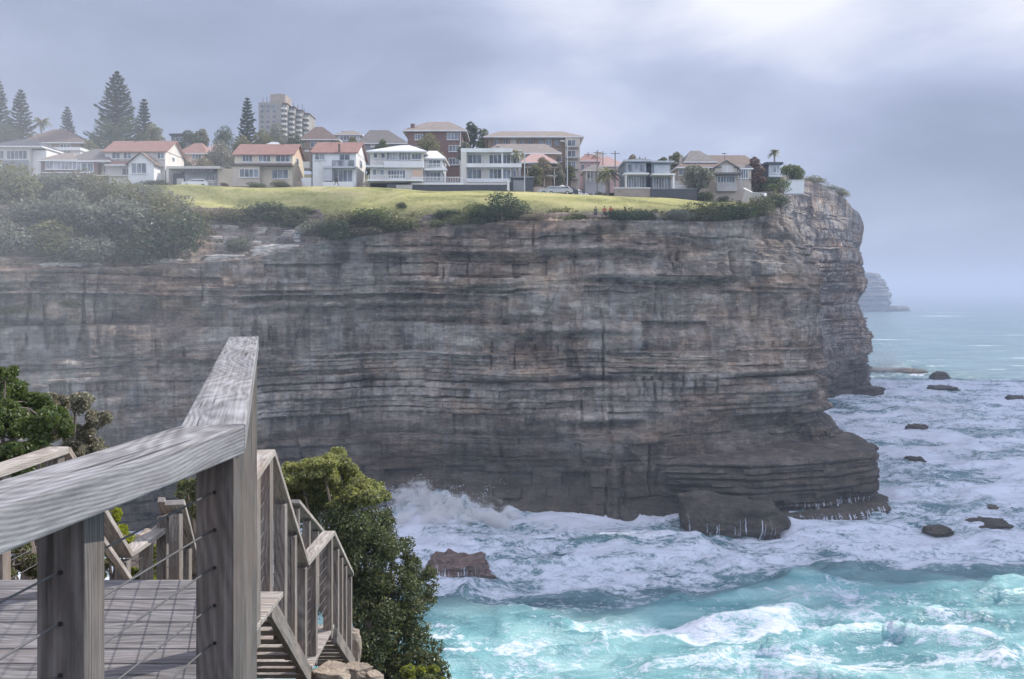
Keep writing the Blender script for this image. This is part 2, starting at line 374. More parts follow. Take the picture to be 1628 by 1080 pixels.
M = {}
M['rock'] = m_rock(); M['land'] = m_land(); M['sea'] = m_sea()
M['wood'] = m_wood('weathered_rail_timber', (0.05, 0.049, 0.052), (0.20, 0.20, 0.21), (0.42, 0.425, 0.445), wf=0.12, gs=1.0)
M['post'] = m_wood('weathered_post_timber', (0.035, 0.031, 0.029), (0.095, 0.085, 0.08), (0.20, 0.185, 0.178), wf=0.2, gs=0.9)
M['deckwood'] = m_wood('deck_timber', (0.045, 0.042, 0.042), (0.14, 0.133, 0.135), (0.28, 0.27, 0.275), wf=0.15, gs=0.8)
M['stairwood'] = m_wood('stair_timber', (0.12, 0.105, 0.095), (0.30, 0.27, 0.245), (0.55, 0.51, 0.47), wf=0.4, gs=0.6)
M['stairpost'] = m_wood('stair_post_timber', (0.06, 0.052, 0.047), (0.165, 0.145, 0.13), (0.34, 0.31, 0.28), wf=0.4, gs=0.6)
M['dark_hole'] = m_plain('dark_disc', (0.015, 0.015, 0.016), rough=0.6)
M['cable'] = m_plain('steel_cable', (0.11, 0.11, 0.115), rough=0.6, spec=0.3)
M['white'] = m_plain('white_paint', (0.70, 0.70, 0.70), 0.12, 0.45, stretch=(1, 1, .35))
M['white2'] = m_plain('warm_white_render', (0.58, 0.55, 0.51), 0.16, 0.5, stretch=(1, 1, .4))
M['cream'] = m_plain('cream_render', (0.60, 0.53, 0.42), 0.12, 0.6)
M['peach'] = m_plain('peach_render', (0.62, 0.44, 0.33), 0.12, 0.6)
M['beige'] = m_plain('beige_render', (0.48, 0.42, 0.36), 0.14, 0.6)
M['grey'] = m_plain('grey_cladding', (0.24, 0.25, 0.27), 0.14, 0.7)
M['dgrey'] = m_plain('dark_grey_paint', (0.075, 0.08, 0.09), 0.2, 0.7)
M['lgrey'] = m_plain('light_grey_render', (0.46, 0.48, 0.51), 0.1, 0.7)
M['conc'] = m_plain('aged_concrete', (0.40, 0.39, 0.385), 0.2, 0.7)
M['tan'] = m_plain('tan_wall', (0.34, 0.28, 0.24), 0.15, 0.6)
M['brick'] = m_plain('red_brick', (0.19, 0.12, 0.105), 0.22, 2.5)
M['brownbrick'] = m_plain('brown_brick', (0.30, 0.225, 0.17), 0.2, 2.5)
M['towerbeige'] = m_plain('stained_tower_concrete', (0.30, 0.285, 0.265), 0.25, 0.25)
M['pink'] = m_plain('pink_render', (0.52, 0.35, 0.33), 0.15, 0.7)
M['r_red'] = m_roof('terracotta_tile', (0.29, 0.16, 0.13))
M['r_pink'] = m_roof('faded_pink_tile', (0.42, 0.27, 0.24))
M['r_brown'] = m_roof('brown_tile', (0.16, 0.115, 0.095))
M['r_grey'] = m_roof('grey_tile', (0.17, 0.155, 0.148))
M['r_tan'] = m_roof('tan_tile', (0.25, 0.21, 0.185))
M['r_white'] = m_plain('pale_metal_roof', (0.70, 0.71, 0.72), 0.08, 0.6, 0.4)
M['glass'] = m_glass('window_glass'); M['glass2'] = m_glass('curtained_glass', (0.22, 0.23, 0.25), 0.15)
M['bark'] = m_plain('bark', (0.13, 0.10, 0.08), 0.3, 3, 0.9, (1, 1, 0.3), 0.03)
M['bark_pale'] = m_plain('pale_bark', (0.28, 0.24, 0.21), 0.3, 3, 0.9, (1, 1, 0.3), 0.03)
M['lf_dark'] = m_leaf('leaf_dark_green', (0.026, 0.042, 0.022), (0.095, 0.125, 0.055), 0.2)
M['lf_mid'] = m_leaf('leaf_mid_green', (0.045, 0.065, 0.025), (0.16, 0.19, 0.07), 0.25)
M['lf_olive'] = m_leaf('leaf_olive', (0.07, 0.075, 0.04), (0.25, 0.24, 0.12), 0.25)
M['lf_grey'] = m_leaf('leaf_grey_green', (0.10, 0.105, 0.08), (0.25, 0.25, 0.20), 0.2)
M['lf_dry'] = m_leaf('leaf_dry', (0.12, 0.10, 0.075), (0.34, 0.29, 0.21), 0.2)
M['lf_yellow'] = m_leaf('leaf_yellow_green', (0.10, 0.13, 0.02), (0.34, 0.37, 0.05), 0.45)
M['lf_rust'] = m_leaf('leaf_rust', (0.09, 0.05, 0.035), (0.20, 0.12, 0.08), 0.2)
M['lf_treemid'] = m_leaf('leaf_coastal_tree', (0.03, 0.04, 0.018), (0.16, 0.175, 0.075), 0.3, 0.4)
M['lf_treelit'] = m_leaf('leaf_coastal_tree_lit', (0.08, 0.095, 0.035), (0.36, 0.37, 0.15), 0.4, 0.4)  # lighter copy for the crown: sunlight painted into the leaf colour
M['lf_fresh'] = m_leaf('leaf_bright_green', (0.02, 0.045, 0.014), (0.12, 0.175, 0.05), 0.35, 0.4)
M['lf_pine'] = m_leaf('leaf_norfolk_pine', (0.035, 0.05, 0.032), (0.11, 0.135, 0.08), 0.15)
M['asphalt'] = m_plain('asphalt', (0.16, 0.155, 0.155), 0.15, 1.0, 0.9)
M['tyre'] = m_plain('tyre_rubber', (0.02, 0.02, 0.02), 0.1)
M['carwhite'] = m_plain('car_white', (0.72, 0.73, 0.74), 0.03, 0.5, 0.3, spec=0.5)
M['carsilver'] = m_plain('car_silver', (0.42, 0.43, 0.44), 0.03, 0.5, 0.3, spec=0.5)
M['cardark'] = m_plain('car_dark', (0.04, 0.045, 0.055), 0.03, 0.5, 0.3, spec=0.5)
M['poleg'] = m_plain('grey_pole_timber', (0.20, 0.18, 0.165), 0.2, 1.0)
M['lamp'] = m_plain('lamp_lens', (0.8, 0.8, 0.75), 0.03, 0.5, 0.2, spec=0.6)
M['skin'] = m_plain('skin', (0.45, 0.30, 0.22), 0.05, 3)
M['darkcloth'] = m_plain('dark_cloth', (0.05, 0.055, 0.045), 0.15, 3)
M['bluecloth'] = m_plain('denim', (0.06, 0.07, 0.10), 0.15, 3)
M['rustcloth'] = m_plain('rust_cloth', (0.42, 0.12, 0.06), 0.12, 3)
M['greencloth'] = m_plain('olive_cloth', (0.11, 0.12, 0.07), 0.12, 3)
M['hair'] = m_plain('hair', (0.03, 0.022, 0.017), 0.1, 3)
M['wetrock'] = m_plain('wet_red_brown_rock', (0.13, 0.085, 0.07), 0.5, 1.3, 0.45, (1, 1, 2), 0.12, spec=0.5)
M['farrock'] = m_plain('distant_rock', (0.16, 0.15, 0.14), 0.25, 0.02, 0.9, (1, 1, 4))

# ------------------------------------------------------------------ headland: cliff line, land, cliff face
PATH = np.array([(-118, 20, 29), (-104, 52, 30), (-92, 80, 31.5), (-80, 103, 33), (-66, 119, 34.5), (-52, 129, 35.3), (-38, 136, 36.5),
    (-28, 139, 39.2), (-16, 141, 41.0), (0, 139, 42.3), (15, 138, 42.3), (30, 142, 42.3), (39, 147.5, 43.5), (44.5, 156, 46), (47.5, 170, 50.5),
    (50, 190, 54.5), (57, 217, 58), (70, 246, 62), (87, 274, 63.6), (101, 291, 61.5), (111, 302, 56), (116, 313, 52), (116, 330, 50),
    (104, 365, 50), (80, 400, 50), (45, 450, 50)], float)
def resample(P, n):
    d = np.r_[0, np.cumsum(np.hypot(np.diff(P[:, 0]), np.diff(P[:, 1])))]
    t = np.linspace(0, d[-1], 4000)
    out = np.stack([np.interp(t, d, P[:, k]) for k in range(3)], 1)
    ker = np.hanning(int(6/(d[-1]/4000))*2+1); ker /= ker.sum(); p = len(ker)//2
    for k in range(3): out[:, k] = np.convolve(np.pad(out[:, k], p, mode='reflect', reflect_type='odd'), ker, 'valid')
    d2 = np.r_[0, np.cumsum(np.hypot(np.diff(out[:, 0]), np.diff(out[:, 1])))]
    return out, d2
PS, PD = resample(PATH, 0)
def at_u(u): return np.stack([np.interp(u, PD, PS[:, k]) for k in range(3)], 1)
_c = at_u(np.arange(0, PD[-1], 1.0)); _t = np.gradient(_c[:, :2], axis=0); _t /= np.hypot(_t[:, 0], _t[:, 1])[:, None]
_nrm = np.stack([_t[:, 1], -_t[:, 0]], 1)
def edge_info(X, Y):
    """signed distance inland (+) and the height of the nearest cliff edge"""
    X = np.asarray(X, float); shp = X.shape; X = X.ravel(); Y = np.asarray(Y, float).ravel()
    d = np.empty(len(X)); z = np.empty(len(X))
    for a in range(0, len(X), 20000):
        x = X[a:a+20000, None]; y = Y[a:a+20000, None]
        dd = (x-_c[None, :, 0])**2+(y-_c[None, :, 1])**2
        i = dd.argmin(1); r = np.arange(len(i))
        s = (x[:, 0]-_c[i, 0])*_nrm[i, 0]+(y[:, 0]-_c[i, 1])*_nrm[i, 1]
        d[a:a+20000] = np.where(s > 0, -1, 1)*np.sqrt(dd[r, i]); z[a:a+20000] = _c[i, 2]
    return d.reshape(shp), z.reshape(shp)
def plateau(X, Y):
    X = np.asarray(X, float); Y = np.asarray(Y, float)
    p = 49.4-0.75*ss(-26, -10, X)-1.15*ss(-6, 18, X)+0.17*np.maximum(0, Y-178)
    p = np.minimum(p, 67-3.0*ss(20, 60, X))
    p = p-2.3*ss(152.8, 150.6, Y)*ss(-24, -30, X)-0.8*ss(150, 144, Y)*ss(-32, -20, X)
    p = p+0.6*(fbm(X/12, Y/6, 3, 3)-0.6)*ss(160, 155, Y)
    return p
def land_h(X, Y):
    d, ze = edge_info(X, Y)
    X = np.asarray(X, float); Y = np.asarray(Y, float)
    Lr = 22-7*ss(-45, -20, X)+10*ss(50, 80, X)
    P = plateau(X, Y)
    t = np.clip(d/Lr, 0, 1); e = np.where(X > 48, 0.75, 1.15)
    z = ze+(P-ze)*(1-(1-t)**1.7)**e
    return z, d
def gz(x, y): return float(land_h(np.array([x]), np.array([y]))[0][0])

xs = np.arange(-190, 160, 0.75); ys = np.arange(15, 520, 0.75)
XX, YY = np.meshgrid(xs, ys); Z, D_ = land_h(XX, YY)
Z = Z+0.5*(fbm(XX/3.5, YY/3.5, 21, 4)-0.5)*ss(14, 2, D_)
Z = Z-0.12-0.5*ss(1.8, 0.9, D_)-1.9*ss(-49, -43, XX)*ss(-17, -23, XX)*ss(14, 11, D_)
scrub = ss(9, 3, D_+4*(fbm(XX/5, YY/5, 9, 3)-0.5)) ; scrub = np.maximum(scrub, ss(-36, -42, XX)*ss(149, 146, YY)); scrub = np.maximum(scrub, ss(-54, -58, XX)*ss(158, 156, YY)); scrub *= ss(162, 150, YY)+ss(162, 150, -YY)*0+(YY > 1e9) if False else 1; scrub = np.maximum(scrub, ss(168, 178, YY)); scrub = np.maximum(scrub, ss(34, 40, XX+3*(fbm(XX/5, YY/5, 8, 3)-.5)))
V = np.stack([XX.ravel(), YY.ravel(), Z.ravel()], 1); Q = grid_quads(len(ys), len(xs))
keep = (D_.ravel()[Q] > 0.9).any(1); Q = Q[keep]
used = np.unique(Q); mp_ = np.zeros(len(V), np.int64); mp_[used] = np.arange(len(used))
land = fast_mesh('terrain', V[used], mp_[Q], M['land'], True, {'scrub': scrub.ravel()[used]})
tag(land, kind='structure')

def build_cliff():
    us = []; u = 30.0
    ub = PD[-1]-60
    while u < ub:
        us.append(u); u += 0.24 if u < PD[-1]*0.0+230 else 0.34
    us = np.array(us); C = at_u(us)
    tt = np.gradient(C[:, :2], axis=0); tt /= np.hypot(tt[:, 0], tt[:, 1])[:, None]
    # smooth the normals so that the sweep never folds over itself
    ker = np.hanning(61); ker /= ker.sum()
    for k in range(2): tt[:, k] = np.convolve(np.pad(tt[:, k], 30, mode='edge'), ker, 'valid')
    tt /= np.hypot(tt[:, 0], tt[:, 1])[:, None]; nn = np.stack([tt[:, 1], -tt[:, 0]], 1)
    rng = np.random.RandomState(5)
    nr = 350; v = np.linspace(0, 1, nr)
    zt = C[:, 2][None, :]; z = -2.5+(zt+2.5)*v[:, None]; U = np.broadcast_to(us[None, :], z.shape)
    # bedding: beds of uneven thickness, gently warped
    warp = 1.3*(fbm(U/60, z*0, 40, 3)-0.5)*2+0.5*(fbm(U/14, z/30, 41, 3)-0.5)
    jcol = np.floor(U/13+1.3*vn(U/37, z/25, 43)); warp += 0.7*(_h(jcol, jcol*0, 44)-0.5)*ss(0.0, 0.4, vn(U/50, z/15, 45)); zw = z+warp
    tops = [-6.0]
    while tops[-1] < 75: tops.append(tops[-1]+rng.choice([0.35, 0.6, 0.9, 1.3, 2.0, 3.1, 4.2], p=[.2, .2, .18, .15, .12, .1, .05]))
    tops = np.array(tops); idx = np.clip(np.searchsorted(tops, zw)-1, 0, len(tops)-2)
    lo = tops[idx]; th = tops[idx+1]-lo; fr = (zw-lo)/th
    amp = rng.uniform(-0.55, 0.75, len(tops)); amp[rng.rand(len(tops)) < 0.14] -= 0.9
    pxu0 = CX+F*C[:, 0]/C[:, 1]; low = ss(15, 9, z)*(ss(380, 500, pxu0)*ss(1080, 960, pxu0)*(C[:, 1] < 180))[None, :]
    bed = (0.15+1.0*ss(0.40, 0.62, fbm(U/22, z/9, 57, 3)))*(1-0.75*low)                   # bedded reaches and smooth faces
    o = bed*amp[idx]*(0.2+1.5*vn(U/17+idx*3.7, idx*1.9, 50))
    o += 0.9*(vn(U/9+idx*0.31, idx*0.57, 51)-0.5)                           # each bed wanders on its own
    # joint blocks: steps along the bed
    jb = np.floor(U/(2.0+th*1.8)+2.0*vn(U/30, idx*0.9, 52)+idx*0.37)
    o += (0.95*np.minimum(th, 2.2)/1.3)*(_h(jb, idx, 53)-0.5); jb2 = np.floor(U/0.9+3*vn(U/9, idx*1.3, 56)+idx*0.61); o += bed*0.35*(_h(jb2, idx, 59)-0.5); hol = (_h(jb2, idx, 48) > 0.95)*(fr < 0.8); o -= 0.0*hol
    o -= 0.6*bed*np.clip(1-fr*4, 0, 1)*np.minimum(th, 1.6)*(0.3+1.2*vn(U/6, idx*2.3, 49))                     # undercut at the foot of a bed
    o -= 0.12*np.clip((fr-0.85)*7, 0, 1)
    bigblk = np.floor(U/11+1.5*vn(U/40, z/18, 55)); o += 0.8*(_h(bigblk, np.floor(zw/11), 54)-0.5)*ss(0.0, 0.15, np.abs((U/11 % 1)-0.0))
    o += 4.2*(fbm(U/34, z/22, 60, 3)-0.5)+1.3*(fbm(U/4.5, z/3.5, 61, 4)-0.5)+0.45*(fbm(U/1.3, z/1.0, 62, 3)-0.5)*(1-0.6*low)
    g = np.abs(fbm(U/3.2, z/40, 63, 3)-0.5); o -= 0.8*np.clip(1-g*22, 0, 1)*ss(0.55, 0.68, vn(U/7, z/4.5, 64))   # vertical clefts
    for zc, a_, b_ in ((33.2, 930, 1250), (25.3, 420, 1000), (19.0, 560, 1300), (29.5, 380, 760), (12.8, 900, 1400), (37.0, 500, 1100)):   # long overhung ledges
        pxu = CX+F*C[:, 0]/C[:, 1]; q_ = (ss(a_-30, a_+30, pxu)*ss(b_+30, b_-30, pxu)*(C[:, 1] < 180))[None, :]*ss(0.30, 0.5, vn(U/19, z*0+zc, 58))
        dz = zw-zc; o += q_*(0.9*np.exp(-((dz-0.5)/0.6)**2)-1.1*np.exp(-((dz+0.5)/0.55)**2))
    # overall profile
    px = CX+F*C[:, 0]/C[:, 1]
    bat = 6.0+2.5*ss(1150, 1290, px)*(C[:, 1] < 175)-4.0*(C[:, 1] > 230)
    zr = np.clip(z/zt, 0, 1)
    o += bat[None, :]*(1-zr)**0.75
    corner = np.exp(-((C[:, 0]-44)**2+(C[:, 1]-152)**2)/120)
    o += corner[None, :]*(4.0*ss(1.0, 0.72, zr)-3.6*ss(0.30, 0.12, zr))
    cave = np.exp(-((px-800)/240)**2)*(C[:, 1] < 165)
    o -= 3.0*cave[None, :]*np.exp(-((z-5.5)/3.8)**2)                        # wave-cut hollow
    o -= 2.6*ss(1010, 1240, px)[None, :]*(C[:, 1] < 170)[None, :]*np.exp(-((z-11.5)/2.2)**2)
    # right-hand outer face: rounded shoulder, notch below the nose
    far = (C[:, 1] > 255)
    o += far[None, :]*(1.8*np.exp(-((z-40)/6)**2)-2.0*np.exp(-((z-27)/4)**2))
    o *= 1.0
    topfade = ss(1.0, np.where(far, 0.80, 0.955)[None, :], zr); o = o*topfade+0.9*(1-topfade)*(0.4+vn(U/3, z*0, 66))
    X = C[:, 0][None, :]+nn[:, 0][None, :]*o; Y = C[:, 1][None, :]+nn[:, 1][None, :]*o
    # cap: stepped ledges running inland
    nc = 46; w = np.linspace(0, 1, nc)[1:]
    Lc = (3.2+11*ss(-22, -34, C[:, 0])*(C[:, 1] < 160)+12*(C[:, 1] > 225))
    dist = w[:, None]*Lc[None, :]
    Xc = C[:, 0][None, :]-nn[:, 0][None, :]*dist; Yc = C[:, 1][None, :]-nn[:, 1][None, :]*dist
    Zc, _ = land_h(Xc, Yc)
    st = 1.15; tz = Zc+1.4*(fbm(Xc/9, Yc/9, 70, 3)-0.5); q = np.floor(tz/st); r_ = tz/st-q
    Zs = (q+np.clip((r_-0.0)*4.5, 0, 1))*st-0.15+0.18*fbm(Xc/1.5, Yc/1.5, 71, 3)
    k = ss(0.0, 0.25, w)[:, None]; Zc = (Zc+0.25*fbm(Xc/2, Yc/2, 72, 3))*(1-k)+Zs*k
    Zc = Zc-(ss(0.88, 1, w)[:, None])*(1.6+0.8*(Lc > 8)[None, :])
    V = np.stack([np.r_[X, Xc].ravel(), np.r_[Y, Yc].ravel(), np.r_[z, Zc].ravel()], 1)
    o_ = fast_mesh('cliff', V, grid_quads(nr+nc-1, len(us)), M['rock'], False)
    tag(o_, kind='structure')
build_cliff()

def lumpy_rock(name, pts, ztop, zbot, label, cat='rock', rough=0.35, seed=1, mat='rock', tilt=(0, 0), group=None, taper=0.16, step=0.8, flat=False):
    """a boulder from its plan outline: bedded sides and an uneven top"""
    P = np.array(pts, float); c = P.mean(0); n = len(P)
    m = 260; t = np.linspace(0, n, m, endpoint=False); i = t.astype(int); f = t-i
    ring = P[i]*(1-f)[:, None]+P[(i+1) % n]*f[:, None]
    for _ in range(3): ring = (np.roll(ring, 1, 0)+ring*2+np.roll(ring, -1, 0))/4
    size = np.hypot(*(P-c).T).mean(); hgt = ztop-zbot
    rows = []
    nz = max(10, min(90, int(hgt/max(0.12*step, hgt/40))))
    th = np.linspace(0, 2*np.pi, m, endpoint=False)
    cx_, cy_ = np.cos(th)*2, np.sin(th)*2
    for k in range(nz):
        q = k/(nz-1); z = zbot+hgt*q
        lay = np.floor((z+0.4*np.cos(th+seed))/ (0.55*step)+vn(cx_, cy_, seed+5))
        blk = np.floor(th*size/(2.6*step)+lay*0.7+seed)
        offm = step*(0.9*(_h(lay, lay*0, seed)-0.5)+0.8*(_h(blk, lay, seed+1)-0.5)-0.5*(np.abs((z/(0.55*step)) % 1) < 0.25))
        s = 1.0-taper*q**3+offm/size*0.8+rough*0.45*(fbm(cx_+q*1, cy_+2*q, seed+2, 5)-0.5)
        rr = c+(ring-c)*s[:, None]
        zz = z+tilt[0]*(rr[:, 0]-c[0])*q+tilt[1]*(rr[:, 1]-c[1])*q
        rows.append(np.stack([rr[:, 0], rr[:, 1], zz], 1))
    for q in np.linspace(0.93, 0.0, 12):
        rr = c+(rows[nz-1][:, :2]-c)*q
        zz = rows[nz-1][:, 2]*q+(ztop+0.0)*(1-q)+min(hgt, size*1.2)*(0.10 if flat else 0.22)*(1-q*q)*(0.6+fbm(rr[:, 0]/size*2, rr[:, 1]/size*2, seed+3, 4)*0.8)-0.0
        rows.append(np.stack([rr[:, 0], rr[:, 1], zz], 1))
    Vv = np.concatenate(rows); nr = len(rows)
    idx = (np.arange(nr-1)[:, None]*m+np.arange(m)[None, :]); nx = (np.arange(nr-1)[:, None]*m+(np.arange(m)[None, :]+1) % m)
    Qq = np.stack([idx.ravel(), nx.ravel(), (nx+m).ravel(), (idx+m).ravel()], 1)
    o = fast_mesh(name, Vv, Qq, M[mat], False)
    if label: tag(o, label, cat, group)
    return o

# wave-cut shelf at the foot of the corner
sh = lumpy_rock('rock_shelf', [(22, 134), (34, 131.5), (45, 134.5), (53.5, 139), (57, 148), (58, 160), (52, 170), (42, 160), (30, 145)], 8.0, -2, None, seed=11, rough=0.35, step=1.6, flat=True, taper=-0.03)
tag(sh, 'dark undercut sandstone shelf jutting out at the foot of the cliff corner', 'rock shelf')
sh2 = lumpy_rock('rock_shelf', [(34, 148), (44, 142), (50, 146), (54.5, 154), (57, 170), (50, 185), (42, 165)], 10.8, 0, None, seed=12, rough=0.8, step=1.4, taper=0.25)
tag(sh2, 'black broken rock step above the wave cut shelf at the cliff corner', 'rock shelf')
sh3 = lumpy_rock('rock_shelf', [(30, 131), (40, 129), (49, 131), (55.5, 137), (58.5, 146), (54, 156), (44, 142)], 0.9, -2, None, seed=13, rough=0.6, step=.8, flat=True)
tag(sh3, 'low wet apron of rock awash in front of the undercut shelf', 'rock shelf')
def chunk_rock(name, c, ext, label, seed, mat='rock', planes=16, cat='rock', nu=90, rough=0.10, flat_top=0.75):
    """angular block: a sphere cut by random planes, then weathered"""
    rs = np.random.RandomState(seed); nv = nu//2
    uu, vv = np.meshgrid(np.linspace(0, 2*np.pi, nu), np.linspace(0.001, np.pi-0.001, nv))
    D = np.stack([np.cos(uu)*np.sin(vv), np.sin(uu)*np.sin(vv), np.cos(vv)], -1).reshape(-1, 3)
    Nn = rs.normal(size=(planes, 3)); Nn[:, 2] *= 0.55; Nn = np.r_[Nn, [[0.06, -0.1, 1], [0, 0, -1]]]; Nn /= np.linalg.norm(Nn, axis=1)[:, None]
    dd = np.r_[rs.uniform(0.70, 0.98, planes), [flat_top, 1.0]]
    k = D@Nn.T; r = np.where(k > 0.02, dd/np.maximum(k, 0.02), 9).min(1); r = np.minimum(r, 1.25)
    w = fbm(D[:, 0]*3+seed, D[:, 2]*4+D[:, 1]*3, seed, 5)-0.5; lay = np.floor(D[:, 2]*r*6+vn(D[:, 0]*2, D[:, 1]*2, seed)*2)
    r = r*(1+rough*2*w+rough*0.8*(_h(lay, lay*0, seed)-0.5))
    P = np.array(c)+D*r[:, None]*np.array(ext)
    o = fast_mesh(name, P, grid_quads(nv, nu), M[mat], False)
    if label: tag(o, label, cat)
    return o
def sea_rock(px, py, w, h, D, label, seed, dep=None, rough=0.5, tilt=(0, 0), flat=False, name='rock'):
    s = D/F; X0 = (px-CX)*s; hw = w*s/2; dp = dep or hw*0.8
    pts = [(X0+hw*math.cos(a)*random.uniform(.85, 1.1), D+dp+dp*math.sin(a)*random.uniform(.85, 1.1)) for a in np.linspace(0, 6.283, 9)[:-1]]
    zb = H-(py-HY)*s
    hh = h*s/0.85
    return chunk_rock(name, (X0, D+dp, max(zb, 0)+hh*0.1), (hw*1.1, dp*1.1, max(hh, 0.35)), label, seed, rough=0.10+0.12*rough)
bo1 = sea_rock(1165, 850, 138, 44, 121, 'big squarish brown boulder in the surf below the cliff corner', 31, dep=4.5, rough=0.25, flat=True)
bo2 = sea_rock(712, 944, 104, 38, 102, 'wet reddish boulder with water streaming off it, beside the tall bush', 35, dep=3.2, rough=0.9, tilt=(-0.05, 0.1))
bo2.data.materials[0] = M['wetrock']
sea_rock(625, 830, 85, 60, 136, 'dark rock knob under the tallest burst of surf', 33, dep=3, rough=0.7)
sea_rock(1462, 690, 34, 12, 212, 'small tilted brown rock poking up through the spray off the shelf', 34, rough=0.9)
sea_rock(1455, 738, 30, 9, 175, 'flat grey stone awash just right of the shelf', 35, rough=0.6)
sea_rock(1385, 634, 50, 14, 285, 'craggy dark rock at the foot of the outer cliff', 36, rough=0.9)
sea_rock(1500, 605, 34, 12, 335, 'mossy far rock at the outer edge of the foam', 37, rough=0.9)
sea_rock(1510, 624, 50, 6, 302, 'long low reef just inside the outermost rock', 38, rough=0.6)
sea_rock(1430, 595, 90, 7, 365, 'thin dark reef line behind the drifting foam', 39, rough=0.5)
sea_rock(1500, 852, 44, 8, 124, 'low black reef slab in the foam, nearest the green swell', 40, rough=0.6)
sea_rock(1560, 834, 12, 6, 131, 'little round dark rock standing alone in the foam', 41, rough=0.5)
sea_rock(1590, 845, 62, 7, 127, 'long thin reef slab at the right edge of the picture', 42, rough=0.5)
sea_rock(1605, 818, 44, 6, 136, 'narrow rock sliver behind the long reef slab', 43, rough=0.5)
sea_rock(1620, 638, 26, 8, 275, 'grey rock hump by the right edge in the far foam', 44, rough=0.5)

# far headland across the water
def far_head():
    pts = [(380, 1500), (540, 1470), (585, 1480), (603, 1500), (610, 1560), (560, 1700), (380, 1700)]
    lumpy = lumpy_rock('far_headland', pts, 60, -3, None, seed=61, rough=0.10, mat='farrock', step=8, flat=True)
    tag(lumpy, kind='structure')
    p2 = lumpy_rock('far_headland', [(560, 1490), (605, 1480), (634, 1500), (625, 1530), (590, 1530)], 8, -3, None, seed=62, rough=0.4, mat='farrock', step=4, flat=True)
    tag(p2, kind='structure')
far_head()

